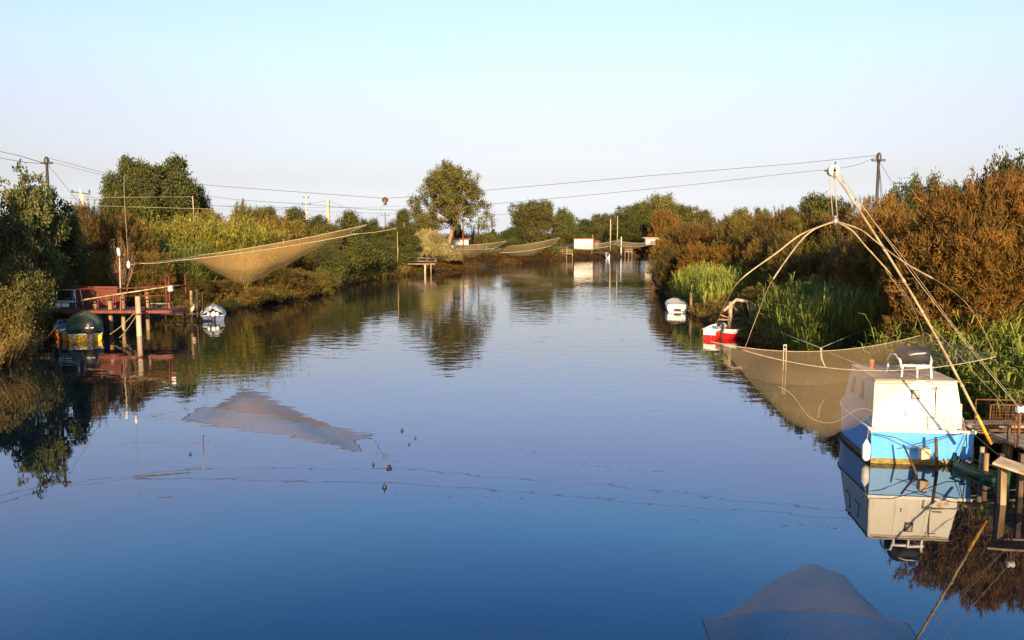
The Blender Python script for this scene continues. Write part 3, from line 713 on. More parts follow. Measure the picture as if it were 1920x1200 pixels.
# ------------------------------------------------------------------ reeds, grass and scrub
def reed_mesh(rng, base, h, leaves, lw, ll, lean=(0.1, 0.0), stiff=0.0):
    """base (n,3), h (n,): stems with long bending blades; returns quads"""
    n = len(base); out = []
    ld = np.stack([rng.normal(lean[0], .13, n), rng.normal(lean[1], .13, n), np.ones(n)], -1)
    side = unit(rng.normal(size=(n, 3)) * np.array([1, 1, 0])) * 0.012
    top = base + ld * h[:, None]
    out.append(np.stack([base - side, base + side, top + side * .5, top - side * .5], 1))
    k = leaves
    b = np.repeat(base, k, 0); L = np.repeat(ld, k, 0); hh = np.repeat(h, k)
    s = rng.uniform(.25, 1.0, n * k)
    p0 = b + L * (hh * s)[:, None]
    a = rng.uniform(0, 2 * math.pi, n * k); o = np.stack([np.cos(a), np.sin(a), np.zeros(n * k)], -1)
    sd = np.stack([-np.sin(a), np.cos(a), rng.normal(0, .4, n * k)], -1) * (lw * rng.uniform(.6, 1.2, n * k))[:, None] / 2
    ln = ll * rng.uniform(.6, 1.25, n * k); up = rng.uniform(.35, 1.1, n * k) + stiff
    p1 = p0 + (o * .45 + np.array([0, 0, 1]) * up[:, None] * .55) * ln[:, None] * .55
    p2 = p1 + (o * .55 + np.array([0, 0, 1]) * (up * .15 - .12)[:, None]) * ln[:, None] * .55
    out.append(np.stack([p0 - sd * .7, p0 + sd * .7, p1 + sd, p1 - sd], 1))
    out.append(np.stack([p1 - sd, p1 + sd, p2 + sd * .12, p2 - sd * .12], 1))
    V = np.concatenate([q.reshape(-1, 3) for q in out])
    return V
def reed_bed(name, label, poly_fn, n, hfun, leaves, lw, ll, mat, seed, lean=(0.1, 0), stiff=0.0):
    rng = np.random.default_rng(seed); base, h = poly_fn(rng, n)
    V = reed_mesh(rng, base, h, leaves, lw, ll, lean, stiff)
    o = bpy.data.objects.new(name, np_mesh(name, V, 4, [M[mat]])); C.objects.link(o)
    return tag(o, label, 'reeds', kind='stuff')
def area(x0, x1, d0, d1, zt, jitter=.35, edge=.6, taper=None):
    def fn(rng, n):
        x = rng.uniform(x0, x1, n); y = rng.uniform(d0, d1, n)
        g = ground_z(x, y); ok = river_sd(x, y) > -edge
        x, y, g = x[ok], y[ok], g[ok]
        h = zt - g + rng.normal(0, jitter, len(x))
        if taper: h *= taper(x, y)
        return np.stack([x, y, np.maximum(g, -.3)], -1), np.maximum(h, .5)
    return fn
reed_bed('reed_bed', 'far clump of green reeds behind the small white boat, right bank', area(13.4, 21.0, 55, 66, 2.45, taper=lambda x, y: np.clip(.45 + (x - 12.6) * .35, .3, 1)), 4600, None, 6, .042, .8, 'reed_green', 1, (-.12, -.05), 1.1)
reed_bed('reed_bed', 'middle clump of green reeds between the red boat and the houseboat', area(12.9, 18.6, 34, 42, 2.45, taper=lambda x, y: np.clip(.5 + (x - 12.6) * .35, .3, 1)), 6500, None, 6, .034, .75, 'reed_green', 2, (-.10, -.05), 1.1)
reed_bed('reed_bed', 'tall giant reeds with broad leaves behind the houseboat and the pier', area(12.9, 16.5, 18.0, 29, 2.3, taper=lambda x, y: np.clip(.62 + (x - 12.9) * .22, .4, 1)), 2600, None, 8, .048, .8, 'reed_green', 3, (-.02, -.03), .6)
reed_bed('reed_bed', 'tall yellow cane thicket on the left bank above the platform', area(-31.5, -22, 66, 76, 6.0, .9, taper=lambda x, y: np.clip(1 - (x + 29) * .015, .6, 1)), 2400, None, 9, .085, 1.2, 'reed_yellow', 4, (.30, -.02))
reed_bed('reed_bed', 'green cane in shade in front of the yellow cane thicket', area(-29.5, -24, 60.5, 66, 4.3, .6), 700, None, 8, .07, 1.1, 'reed_green', 5, (.12, -.02))
def shore(side, d0, d1, n, wmin, wmax, h0, h1, seed, mat, name, label, lw=.05, lean=0.0, leaves=3):
    rng = np.random.default_rng(seed); line = np.array(LEFT if side < 0 else RIGHT, float)
    yy = rng.uniform(d0, d1, n); idx = np.clip(np.searchsorted(line[:, 1], yy) - 1, 0, len(line) - 2)
    t = (yy - line[idx, 1]) / (line[idx + 1, 1] - line[idx, 1]); xx = line[idx, 0] + t * (line[idx + 1, 0] - line[idx, 0])
    tx = line[idx + 1, 0] - line[idx, 0]; ty = line[idx + 1, 1] - line[idx, 1]; ll = np.hypot(tx, ty)
    nxv, nyv = (ty / ll) * side, -(tx / ll) * side
    off = rng.uniform(wmin, wmax, n)
    x = xx + nxv * off; y = yy + nyv * off; g = np.maximum(ground_z(x, y), -.1)
    dens = hsh(x * 1.1, y * .8) + rng.uniform(-.8, .8, n) > -.35
    x, y, g = x[dens], y[dens], g[dens]
    h = rng.uniform(h0, h1, len(x)) * (1 + .35 * hsh(x * .9, y * .7))
    V = reed_mesh(rng, np.stack([x, y, g], -1), h, leaves, lw, h1 * .8, (-side * lean, -.05))
    o = bpy.data.objects.new(name, np_mesh(name, V, 4, [M[mat]])); C.objects.link(o)
    tag(o, label, 'grass', kind='stuff')
shore(-1, 20, 60, 5200, -.3, 3.5, .25, .7, 21, 'scrub', 'bank_grass', 'rough brown grass along the near left shore')
tag(reed_bed('dry_grass', 'orange dry grass tuft leaning over the water at the left edge', area(-23.2, -20.4, 31.5, 38, 1.15, .25), 420, None, 5, .05, .6, 'reed_dry', 31, (.5, -.05)), cat='grass')
shore(-1, 24, 41, 900, -.2, 2.0, .4, .9, 22, 'reed_dry', 'dry_grass', 'straw coloured dry grass hanging over the near left shore', lean=.5)
shore(-1, 56, 130, 9000, -.3, 4.0, .3, .9, 23, 'scrub', 'bank_grass', 'brown grass on the left shore below the tamarisks', lw=.07, lean=.2)
shore(-1, 84, 117, 4200, .6, 5.5, .6, 1.3, 24, 'reed_green', 'bank_grass', 'green grass patch on the left shore before the small grey jetty', lw=.09, lean=.2)
shore(-1, 82, 118, 2600, -.2, 2.0, .5, 1.1, 25, 'reed_dry', 'dry_grass', 'reddish dry reeds at the waterline of the far left shore', lw=.09, lean=.3)
shore(-1, 120, 246, 15000, -.3, 7, .3, .9, 26, 'tam_orange', 'bank_grass', 'brown overgrown grass on the distant bank at the river bend', lw=.14, lean=.1)
shore(-1, 140, 246, 9000, 2.5, 14, .3, .8, 27, 'reed_green', 'bank_grass', 'sunlit green meadow on top of the distant bank', lw=.14)
shore(1, 14, 90, 12000, -.3, 3.0, .3, .9, 28, 'scrub', 'bank_grass', 'rough brown grass along the right shore', lw=.05, lean=.3)
shore(1, 40, 72, 1500, -.3, 1.2, .3, .8, 29, 'reed_dry', 'dry_grass', 'dry stems hanging over the water at the right shore', lean=.6)
# ------------------------------------------------------------------ builders for boats and nets
def hull_sections(L, B, zk, zs, bow=0.25, tw=0.82, n=16, full=0.5, chine=0.8):
    st = []
    for i in range(n + 1):
        t = i / n
        hb = B / 2 * (tw + (1 - tw) * min(1, t / 0.35))
        if t > full: hb *= max(0.012, 1 - ((t - full) / (1 - full)) ** 2.2)
        z1 = zs + bow * t ** 2; z0 = zk + (z1 - zk) * 0.75 * max(0, (t - 0.72) / 0.28) ** 2
        y = t * L
        st.append([(hb, y, z1), (hb * 0.98, y, z0 + (z1 - z0) * .55), (hb * chine, y, z0 + (z1 - z0) * .18), (0, y, z0)])
    return st
def hull(mb, st, inner=None):
    """closed shell from the sections; inner = depth of the open well"""
    k = 7; vs = []
    for s in st:
        row = s + [(-x, y, z) for x, y, z in s[:-1][::-1]]
        vs += row
    fs = []
    for i in range(len(st) - 1):
        for j in range(k - 1):
            a = i * k + j; fs.append((a, a + 1, a + k + 1, a + k))
    fs.append(tuple(range(k - 1, -1, -1)))
    mb.add(vs, fs, False)
    return mb
def gunwale(mb, st, r=0.03, lift=0.0):
    for sg in (1, -1):
        mb.tube([(s[0][0] * sg, s[0][1], s[0][2] + lift) for s in st], r, 6)
    mb.tube([(-st[0][0][0], 0, st[0][0][2] + lift), (st[0][0][0], 0, st[0][0][2] + lift)], r, 6)
def deck(mb, st, dz=0.0, k=1.0, i0=0, i1=None):
    i1 = len(st) - 1 if i1 is None else i1
    vs = []; fs = []
    for s in st[i0:i1 + 1]: vs += [(s[0][0] * k, s[0][1], s[0][2] + dz), (-s[0][0] * k, s[0][1], s[0][2] + dz)]
    for i in range(i1 - i0): fs.append((2 * i, 2 * i + 1, 2 * i + 3, 2 * i + 2))
    return mb.add(vs, fs)

def net_cloth(name, A, B_, C_, D, prof, mat, nu=60, nv=24, vexp=.7, edge_sag=.25, scallop=(.0, .0), seed=0, skew=.5):
    """A-B near rim, D-C far rim; prof: list of (u, sag)"""
    rng = np.random.default_rng(seed); mb = MB()
    pu = np.array([p[0] for p in prof]); ps = np.array([p[1] for p in prof])
    def pt(u, v):
        uu = scallop[0] * math.sin(math.pi * v) + u * (1 - scallop[0] * math.sin(math.pi * v) - scallop[1] * math.sin(math.pi * v))
        p = A.lerp(B_, uu).lerp(D.lerp(C_, uu), v)
        s = float(np.interp(u, pu, ps))
        w = max(0.0, math.sin(math.pi * v ** (math.log(.5) / math.log(skew)))) ** vexp
        rim = edge_sag * 4 * u * (1 - u)
        wr = .03 * math.sin(u * 41 + 3 * v) * w + .025 * math.sin(v * 23 + u * 9) * w
        return p - Vector((0, 0, rim + s * w + wr * min(1, s)))
    # smooth the profile
    us = np.linspace(0, 1, 400); raw = np.interp(us, pu, ps); ker = np.hanning(41); ker /= ker.sum()
    sm = np.convolve(np.pad(raw, 20, mode='edge'), ker, 'valid'); pu, ps = us, sm
    vs = [pt(i / nu, j / nv) for j in range(nv + 1) for i in range(nu + 1)]
    fs = [(j * (nu + 1) + i, j * (nu + 1) + i + 1, (j + 1) * (nu + 1) + i + 1, (j + 1) * (nu + 1) + i) for j in range(nv) for i in range(nu)]
    mb.add(vs, fs, True)
    return mb, pt
def rim_mb(pt, r, nu=40):
    mb = MB()
    mb.tube([pt(i / nu, 0) for i in range(nu + 1)], r, 4); mb.tube([pt(i / nu, 1) for i in range(nu + 1)], r, 4)
    mb.tube([pt(0, i / 14) for i in range(15)], r, 4); mb.tube([pt(1, i / 14) for i in range(15)], r, 4)
    return mb

# ------------------------------------------------------------------ the wide lift net over the left side of the river
NA, NB, NC, ND = P(327, 489, 42), P(672, 438, 41), P(690, 421, 46.5), P(372, 479, 46.5)
t = thing('lift_net', 'wide tan fishing net hung over the water by the left bank, sagging low', 'fishing net', (NA + NC) / 2 - Vector((0, 0, 3)))
mbn, ptn = net_cloth('net', NA, NB, NC, ND, [(0, .05), (.1, .3), (.2, .95), (.30, 1.65), (.38, 1.85), (.52, 1.38), (.7, .85), (.84, .35), (1, .05)], M['net'], edge_sag=.12, scallop=(.0, .07), skew=.42)
mbn.build('netting', M['net'], t)
rim_mb(ptn, .022).build('rim_rope', M['rope'], t)
lc = P(241, 497, 41.5)
mb = MB(); 
for a, b in ((P(262, 494, 42), NA), (P(262, 494, 42), ND), (P(742, 428, 40), NB), (P(705, 412, 44), NC)): MB().tube(sag(a, b, .05), .015, 4).build('corner_rope', M['rope'], t)
MB().tube([P(705, 412, 44), P(721, 378, 43.9)], .012, 4).build('corner_rope', M['rope'], t)
mb = MB(); mb.lathe(lc, [(.0, .22), (.05, .18), (.09, .0), (.06, -.14), (0, -.18)], 10)
mb.build('weight', M['white_clean'], t)
mb = MB(); mb.tube([lc + Vector((0, 0, .2)), P(233, 372, 42), P(232, 330, 42.5)], .011, 4); mb.tube([lc, P(262, 494, 42)], .014, 4)
mb.build('hanging_rope', M['rope'], t)

# ------------------------------------------------------------------ steel mast on the left, cables over the river
def stayed_mast(px, ytop, d, r, label, stays, base_z=None, mat='metal_dark', name='steel_mast'):
    top = P(px, ytop, d); x0 = top.x; g = gz(x0, d)
    t = thing(name, label, 'mast', (x0, d, g))
    mb = MB(); mb.tube([(x0, d, g - .3), (x0, d, top.z)], [r * 1.25, r * .8], 8); mb.build('pole', M[mat], t)
    mb = MB(); mb.lathe((x0, d, top.z - .35), [(r * 1.5, 0), (r * 1.6, .12), (r * 1.5, .3), (r * .8, .45)], 8)
    mb.box((x0, d, top.z - .28), (.7, .12, .12)); mb.build('bracket', M[mat], t)
    for (dx, dy) in stays:
        mb = MB(); gx, gy = x0 + dx, d + dy; mb.tube([(x0, d, top.z - .3), (gx, gy, gz(gx, gy))], .016, 4); mb.build('guy_wire', M['cable'], t)
    return top
LTp = stayed_mast(87, 297, 50, .1, 'dark steel mast held by wires above the silvery tree on the left bank', [(-6, 8), (2.5, 9)])
RTp = stayed_mast(1648, 290, 42, .09, 'dark steel mast held by wires above the right bank bushes', [(7, 3), (3.2, 5), (5, 8)])
def cable(pts, r, label, name='overhead_cable', mat='cable', extra=None):
    o = MB().tube(pts, r, 4).build(name, M[mat], loc=pts[0]); tag(o, label, 'cable'); return o
def spline(pts, n=10):
    out = []
    for i in range(len(pts) - 1):
        p0, p1, p2, p3 = pts[max(i - 1, 0)], pts[i], pts[i + 1], pts[min(i + 2, len(pts) - 1)]
        for k in range(n):
            s = k / n; out.append(.5 * ((2 * p1) + (p2 - p0) * s + (2 * p0 - 5 * p1 + 4 * p2 - p3) * s * s + (3 * p1 - p0 - 3 * p2 + p3) * s ** 3))
    out.append(pts[-1]); return out
def dep(px): # depth of the line between the two masts
    return 41.6 + 8.2 * max(0, (722 - px) / 635) ** 1.3
c1 = [(90, 296), (210, 328), (400, 348), (600, 363), (716, 371.5), (730, 371.5), (780, 368), (920, 356), (1200, 331), (1500, 306), (1646, 291)]
cable([P(x, y, dep(x)) for x, y in c1], .011, 'upper cable spanning the river between the two masts, carrying the small pulley')
c2 = [(90, 302), (210, 332), (400, 369), (560, 382), (745, 394), (925, 382), (1100, 366), (1300, 346), (1480, 325), (1562, 317), (1610, 308), (1646, 292)]
cable(spline([P(x, y, dep(x) + .3) for x, y in c2], 4), .010, 'lower cable spanning the river, passing just above the white pulley wheel')
p0, p1 = LTp + Vector((-.3, 0, -.25)), P(-60, 270, 48)
cable([p0, P(40, 293, 49), p1], .018, 'cable running left out of the picture from the top of the left mast')
cable(spline([p0 + Vector((0, 0, -.05)), P(40, 303, 49), P(-60, 285, 48)], 6), .016, 'lower slack cable running left out of the picture from the left mast')
t = thing('cable_pulley', 'small dark pulley riding on the upper cable above the end of the wide net', 'pulley', P(722, 378, 44))
pc = P(722, 375, 44)
MB().lathe(pc - Vector((0, .05, 0)), [(.0, 0), (.16, 0), (.11, .05), (.16, .1), (0, .1)], 14, 'Y').build('wheel', M['metal_dark'], t)
MB().box(pc - Vector((0, .08, .1)), (.16, .03, .36)).box(pc + Vector((0, .08, -.1)), (.16, .03, .36)).build('cheek', M['rust'], t)

# rope lines strung from a short post at the left edge
t = thing('net_post', 'pale wooden net post at the left edge with two ropes running right', 'post', Vector((P(10, 380, 49).x, 49, gz(P(10, 380, 49).x, 49))))
a = P(10, 366, 49); MB().tube([(a.x, 49, t.location.z - .2), a], [.09, .06], 8).build('pole', M['wood_pale'], t)
MB().tube([P(10, 400, 49), P(16, 376, 49)], .035, 5).tube([P(10, 380, 49), P(16, 376, 49)], .03, 5).build('brace', M['wood_pale'], t)
cable(sag(P(14, 380, 48.9), P(440, 393, 48), .02), .011, 'tan rope running level in front of the left trees from the pale net post', 'net_rope', 'rope')
cable(sag(P(30, 371, 48.9), P(361, 369, 45), .0), .009, 'thin upper rope in front of the big twin trees', 'net_rope', 'rope')
t = thing('net_post', 'thin pole before the twin dark trees with a rope end on top', 'post', Vector((P(361, 400, 45).x, 45, 0)))
MB().tube([P(361, 368, 45), P(365, 425, 46)], .025, 5).build('pole', M['wood_pale'], t)

# wooden post carrying the far corner of the wide net
def post(px, ytop, d, r, label, mat='wood_pale', name='wooden_post', zb=None, lean=0.0, cap=None, world_base=None):
    top = P(px, ytop, d); zb = (min(0, gz(top.x, d)) - .6 if zb is None else zb)
    zb2 = gz(top.x, d) - .3 if zb == 'g' else zb
    mb = MB().tube([(top.x + lean, d, zb2), (top.x + lean * .5, d, (zb2 + top.z) / 2), top, top + Vector((0, 0, .01))], [r, r * .95, r * .88, r * .6], 9)
    o = mb.build(name, M[mat], loc=(top.x, d, max(zb2, 0))); tag(o, label, 'post'); return o
t = thing('net_pole', 'tall square wooden pole rising behind the right half of the wide net', 'pole', Vector((P(615, 400, 118).x, 118, gz(P(615, 400, 118).x, 118))))
pt_ = P(615, 375, 118); MB().box((pt_.x, 118, (t.location.z + pt_.z) / 2), (.40, .40, pt_.z - t.location.z)).build('pole', M['wood_pale'], t)
MB().box((pt_.x - .32, 117.7, P(610, 437, 118).z - .2), (.16, .3, 1.6)).box((pt_.x + .34, 117.7, P(610, 437, 118).z - .2), (.16, .3, 1.6)).build('brace', M['wood_pale'], t)
for q in ((480, 400, 122), (680, 402, 122)):
    MB().tube([(pt_.x, 118, pt_.z - .1), P(*q)], .02, 4).build('guy_wire', M['cable'], t)

def power_pole(px, ytop, d, label, arms, wmat='concrete', r=.14):
    top = P(px, ytop, d); g = gz(top.x, d)
    t = thing('power_pole', label, 'power pole', (top.x, d, g))
    MB().tube([(top.x, d, g - .2), top], [r * 1.4, r * .8], 8).build('pole', M[wmat], t)
    for (dz, w, sk) in arms:
        c = top - Vector((0, 0, dz)); MB().beam(c + Vector((-w, 0, sk)), c + Vector((w, 0, -sk)), .1, .12).build('crossarm', M['metal_dark'], t)
        for sx in (-w * .92, w * .92): MB().lathe(c + Vector((sx, 0, 0)), [(.05, 0), (.12, .08), (.06, .14), (.12, .2), (.03, .3)], 6).build('insulator', M['metal_dark'], t)
    return top
power_pole(151, 352, 78, 'pale concrete power pole with two crossarms at the gap between the left trees', [(.5, .9, .12), (1.9, .7, 0)])
post(155, 364, 76, .13, 'pale thick post standing right beside the concrete power pole', 'concrete', zb='g')
power_pole(574, 368, 160, 'distant power pole with crossarms left of the tall wooden net pole', [(.3, .5, 0), (1.5, .85, 0)], r=.18)
power_pole(923, 415, 260, 'tiny distant power pole in the open gap of the skyline', [(.5, .8, 0)], 'wood_dark', .15)
power_pole(722, 398, 190, 'faint distant power pole below the small pulley', [(.8, .9, 0)], 'wood_dark', .1)
for (x0, y0, x1, y1, lb) in ((130, 372, 800, 384, 'upper faint wire on the skyline behind the left trees'), (130, 366, 960, 402, 'lower faint wire on the skyline behind the left trees')):
    cable(sag(P(x0, y0, 120), P(x1, y1, 200), 1.0), .022, lb, 'power_line')

# ------------------------------------------------------------------ red platform on stilts, left bank
DK = 45.0
dz0 = 1.32
pt0 = Vector((P(130, 590, DK).x, 45.0, 0)); x_l, x_r = P(95, 585, 46).x, P(327, 580, 46).x
dock = thing('fishing_platform', 'red railed fishing platform on wooden stilts at the left bank', 'platform', ((x_l + x_r) / 2, 46.5, 0))
y0, y1 = 45.4, 47.7
mb = MB()
for k in range(26):
    xx = x_l + (x_r - x_l) * (k + .5) / 26; mb.box((xx, (y0 + y1) / 2, dz0), ((x_r - x_l) / 26 - .015, y1 - y0, .05))
mb.build('deck', M['wood_dark'], dock)
mb = MB(); mb.box(((x_l + x_r) / 2 + .5, y0 - .06, dz0 - .04), (x_r - x_l - 1, .08, .16)); mb.box((x_r + .04, (y0 + y1) / 2, dz0 - .04), (.08, y1 - y0, .16)); mb.box(((x_l + x_r) / 2, y1 + .06, dz0 - .04), (x_r - x_l, .08, .16))
mb.build('edge_beam', M['red_paint'], dock)
xrl = P(147, 540, 46).x
mb = MB()
def rail(a, b, r=.03): mb.tube([a, b], r, 6)
rt = dz0 + 1.25
rail((xrl, y0, rt), (x_r, y0, rt + .1)); rail((P(235, 550, 46).x, y0, dz0 + .85), (x_r, y0, dz0 + .9), .02)
rail((x_r, y0, rt + .1), (x_r, y1, rt + .1)); rail((x_r, y0, dz0 + .85), (x_r, y1, dz0 + .85), .02)
rail((P(235, 550, 46).x, y1, rt), (x_r, y1, rt + .1)); 
for px in (193, 236, 281): x = P(px, 550, 46).x; rail((x, y0, dz0), (x, y0, rt + .06), .035)
for px in (320, 326): x = P(px, 550, 46).x; rail((x, y0, dz0 - .15), (x, y0, rt + .75), .035)
rail((x_r, y1, dz0), (x_r, y1, rt + .75), .035)
mb.build('railing', M['red_paint'], dock)
xa, xb = P(147, 560, 48).x, P(228, 560, 48).x
mb = MB()
for k in range(7): mb.box(((xa + xb) / 2, 47.55, dz0 + .1 + .17 * k + .08), (xb - xa, .05, .155))
mb.build('board_screen', M['red_boards'], dock)
mb = MB()
for k in range(8): mb.box((P(206, 560, 47).x + k * .11, 47.2, dz0 + .4), (.06, .03, .75))
mb.box((P(206, 560, 47).x + .4, 47.2, dz0 + .8), (.95, .05, .05)); mb.box((P(206, 560, 47).x + .4, 47.2, dz0 + .08), (.95, .05, .05))
mb.build('gate', M['red_paint'], dock)
for (px, py, dd, r) in ((206, 560, 46.2, .11), (229, 552, 46.6, .11), (178, 565, 46.4, .1), (275, 548, 47.5, .11), (182, 592, 47.5, .07), (160, 590, 47.6, .07)):
    q = P(px, py, dd); MB().tube([(q.x, dd, -1), (q.x, dd, q.z)], [r * 1.05, r], 9).build('stilt', M['wood'], dock)
post(258, 556, 44.6, .155, 'thick pale mooring pile standing in the water in front of the red platform', 'wood_pale', 'mooring_pile')
o = MB().lathe((P(258, 583, 44.6).x, 44.6, 1.18), [(.2, 0), (.22, .04), (.2, .1)], 12).box((P(258, 583, 44.6).x, 44.9, 1.26), (.5, .6, .06)).build('collar', M['red_paint'], dock)
post(358, 545, 51, .1, 'reddish pole in the water left of the white covered boat', 'wood', 'mooring_pile', lean=-.05)
post(369, 543, 52.5, .09, 'dark pole in the water between the reddish pole and the white covered boat', 'wood_dark', 'mooring_pile')
post(379, 548, 54, .04, 'thinnest pole in the water just left of the white covered boat', 'wood_dark', 'mooring_pile')
# fender hung on the reddish pole
q = P(362, 577, 50.8); o = MB().lathe(q, [(0, .26), (.06, .22), (.1, .1), (.1, -.14), (.05, -.24), (0, -.26)], 10).build('fender', M['plastic_tan'], loc=q)
o.rotation_euler = (0, .35, 0); tag(o, 'small tan fender hung on the reddish pole near the white covered boat', 'fender')
# spar, lamp, white box
a, b = P(152, 563, 45.2), P(318, 537, 45.2)
o = MB().tube([a, a.lerp(b, .5) + Vector((0, 0, .02)), b], [.05, .045, .03], 7).build('wooden_spar', M['bamboo'], loc=a); tag(o, 'long pale wooden spar leaning across the railing of the red platform', 'pole')
t = thing('lamp_post', 'thin pale lamp post with a drooping white lamp head standing on the red platform', 'lamp', Vector((P(226, 560, 45.6).x, 45.6, dz0)))
a = P(226, 560, 45.6); tp = P(224, 482, 45.6)
MB().tube([(a.x, 45.6, dz0), tp], [.045, .035], 8).build('pole', M['wood_pale'], t)
MB().tube([tp, tp + Vector((.04, -.1, .2)), tp + Vector((.1, -.3, .45)), tp + Vector((.12, -.36, .52))], [.06, .1, .09, .03], 8).build('lamp_head', M['white_clean'], t)
q = P(320, 541, 45.3); t = thing('white_box', 'small white box fixed on the corner of the red railing', 'box', q - Vector((0, 0, .16)))
bevel(MB().box(q + Vector((0, 0, .09)), (.22, .18, .13)).box(q - Vector((0, 0, .07)), (.24, .2, .15)).build('case', M['white_clean'], t), .01)
MB().box(q + Vector((0, -.1, .015)), (.23, .02, .025)).build('lid_seam', M['metal_dark'], t)
# garden swing / bench frame
t = thing('garden_seat', 'grey metal framed garden seat on the left end of the red platform', 'seat', Vector((P(124, 570, 46.5).x, 46.6, dz0)))
c = t.location; w = .72
mb = MB()
for sx in (-1, 1):
    mb.tube([c + Vector((sx * w, -.35, 0)), c + Vector((sx * (w - .08), -.3, 1.15))], .028, 6); mb.tube([c + Vector((sx * (w + .05), .35, 0)), c + Vector((sx * (w - .02), .2, 1.15))], .028, 6)
    mb.tube([c + Vector((sx * (w - .2), -.32, .5)), c + Vector((sx * (w - .1), -.3, 1.15))], .022, 6)
mb.tube([c + Vector((-w, -.3, 1.15)), c + Vector((w, -.3, 1.15))], .03, 6)
mb.build('frame', M['hull_grey'], t)
bevel(MB().box(c + Vector((0, -.3, .47)), (1.2, .1, .12)).box(c + Vector((0, -.1, .47)), (1.2, .3, .06)).build('seat', M['hull_grey'], t), .01)
MB().box(c + Vector((-.33, -.36, .27)), (.3, .03, .2)).box(c + Vector((.1, -.36, .27)), (.4, .03, .2)).build('apron', M['white_clean'], t)
# dark table on the far left
t = thing('plastic_chair', 'dark chair on the far left end of the platform beside the garden seat', 'chair', Vector((P(80, 585, 47).x, 47, dz0)))
c = t.location
for sx in (-.22, .22):
    for sy in (-.2, .2): MB().tube([c + Vector((sx * 1.15, sy * 1.15, 0)), c + Vector((sx, sy, .45))], .025, 5).build('leg', M['hull_grey'], t)
MB().box(c + Vector((0, 0, .46)), (.5, .48, .04)).build('seat', M['metal_dark'], t); MB().box(c + Vector((0, .24, .75)), (.48, .04, .5)).build('backrest', M['metal_dark'], t)
# low bench inside right railing
q = P(303, 569, 47); t = thing('bench', 'pale low bench inside the right end of the red railing', 'bench', (q.x, 47, dz0))
MB().box((q.x, 47, q.z), (1.2, .3, .05)).build('seat', M['wood_grey'], t)
for sx in (-.5, .5): MB().box((q.x + sx, 47, (q.z + dz0) / 2), (.06, .26, q.z - dz0 - .05)).build('leg', M['wood_grey'], t)
for (a, b, lb) in ((P(254, 584, 44.7), P(206, 627, 43), 'left one of two ropes from the thick pile down to the yellow boat'), (P(256, 590, 44.7), P(224, 633, 43), 'right one of two ropes slanting from the thick pile to the water')):
    cable(sag(a, b, .1), .02, lb, 'mooring_rope', 'rope')
# low walkway behind, to the right of the platform
t = thing('landing_stage', 'low weathered landing behind the reddish pole at the dark left shore', 'landing', (P(345, 590, 53).x, 54, 0))
mb = MB(); mb.box((P(350, 590, 54).x, 54, .35), (3.2, .8, .07)); mb.build('deck', M['wood_dark'], t)
for sx in (-1.3, 0, 1.3): MB().tube([(P(350, 590, 54).x + sx, 53.7, -.8), (P(350, 590, 54).x + sx, 53.7, .8)], .06, 7).build('stilt', M['wood_dark'], t)

# ------------------------------------------------------------------ outboard motor as a part with its own pieces
def outboard(parent, x, y, z, s=1.0, cowl='rubber', tilt=0.0, name='outboard_motor'):
    mb = MB(); c = Vector((x, y, z))
    mb.lathe(c + Vector((0, -.12 * s, .02 * s)), [(.10 * s, 0), (.17 * s, .05 * s), (.19 * s, .18 * s), (.17 * s, .32 * s), (.09 * s, .40 * s), (0, .42 * s)], 12)
    o = mb.build(name, M[cowl], parent, world=False)
    MB().box(c + Vector((0, -.12 * s, -.25 * s)), (.1 * s, .16 * s, .55 * s), top=(1.2, 1.2)).box(c + Vector((0, -.14 * s, -.5 * s)), (.03 * s, .3 * s, .12 * s)).build('leg', M['rubber'], o, world=False)
    MB().box(c + Vector((0, .02 * s, .0)), (.22 * s, .12 * s, .16 * s)).tube([c + Vector((0, 0, .12 * s)), c + Vector((.05, .4 * s, .2 * s))], .02 * s, 6).build('clamp', M['metal'], o, world=False)
    MB().box(c + Vector((0, -.3 * s, .2 * s)), (.2 * s, .012, .035)).build('stripe', M['white_clean'], o, world=False)
    return o

# yellow boat with green tarpaulin
b0 = P(166, 636, 42.5)
yb = thing('motor_boat', 'yellow motorboat under a green tarpaulin with a black outboard, moored left of the thick pile', 'boat', (b0.x, 42.2, 0), math.radians(28))
st = hull_sections(4.8, 1.75, -.25, .38, .25, .9)
hull(MB(), st).build('hull', M['hull_yellow'], yb, world=False)
mb = MB(); gunwale(mb, st, .035); mb.build('gunwale', M['white_clean'], yb, world=False)
mb = MB(); vs = []; fs = []
for i in range(1, 15):
    s = st[i]; t_ = i / 16; rise = .95 * math.sin(math.pi * min(1, max(0, (t_ - .02) * 1.05))) ** .7
    for j in range(11):
        a = math.pi * j / 10; vs.append((s[0][0] * 1.06 * math.cos(a), s[0][1], s[0][2] - .05 + rise * math.sin(a) ** .7 + .03 * math.sin(i * 2.3 + j * 1.7)))
for i in range(13):
    for j in range(10): fs.append((i * 11 + j, i * 11 + j + 1, (i + 1) * 11 + j + 1, (i + 1) * 11 + j))
fs.append(tuple(range(11))); mb.add(vs, fs, True); mb.build('tarpaulin', M['tarp_green'], yb, world=False)
outboard(yb, .22, -.16, .40, 1.9)
q = P(218 - 62, 628, 42.9)
MB().lathe((-.52, -.1, .12), [(0, 0), (.1, .03), (.13, .12), (.1, .2), (0, .24)], 10).build('float', M['plastic_tan'], yb, world=False)
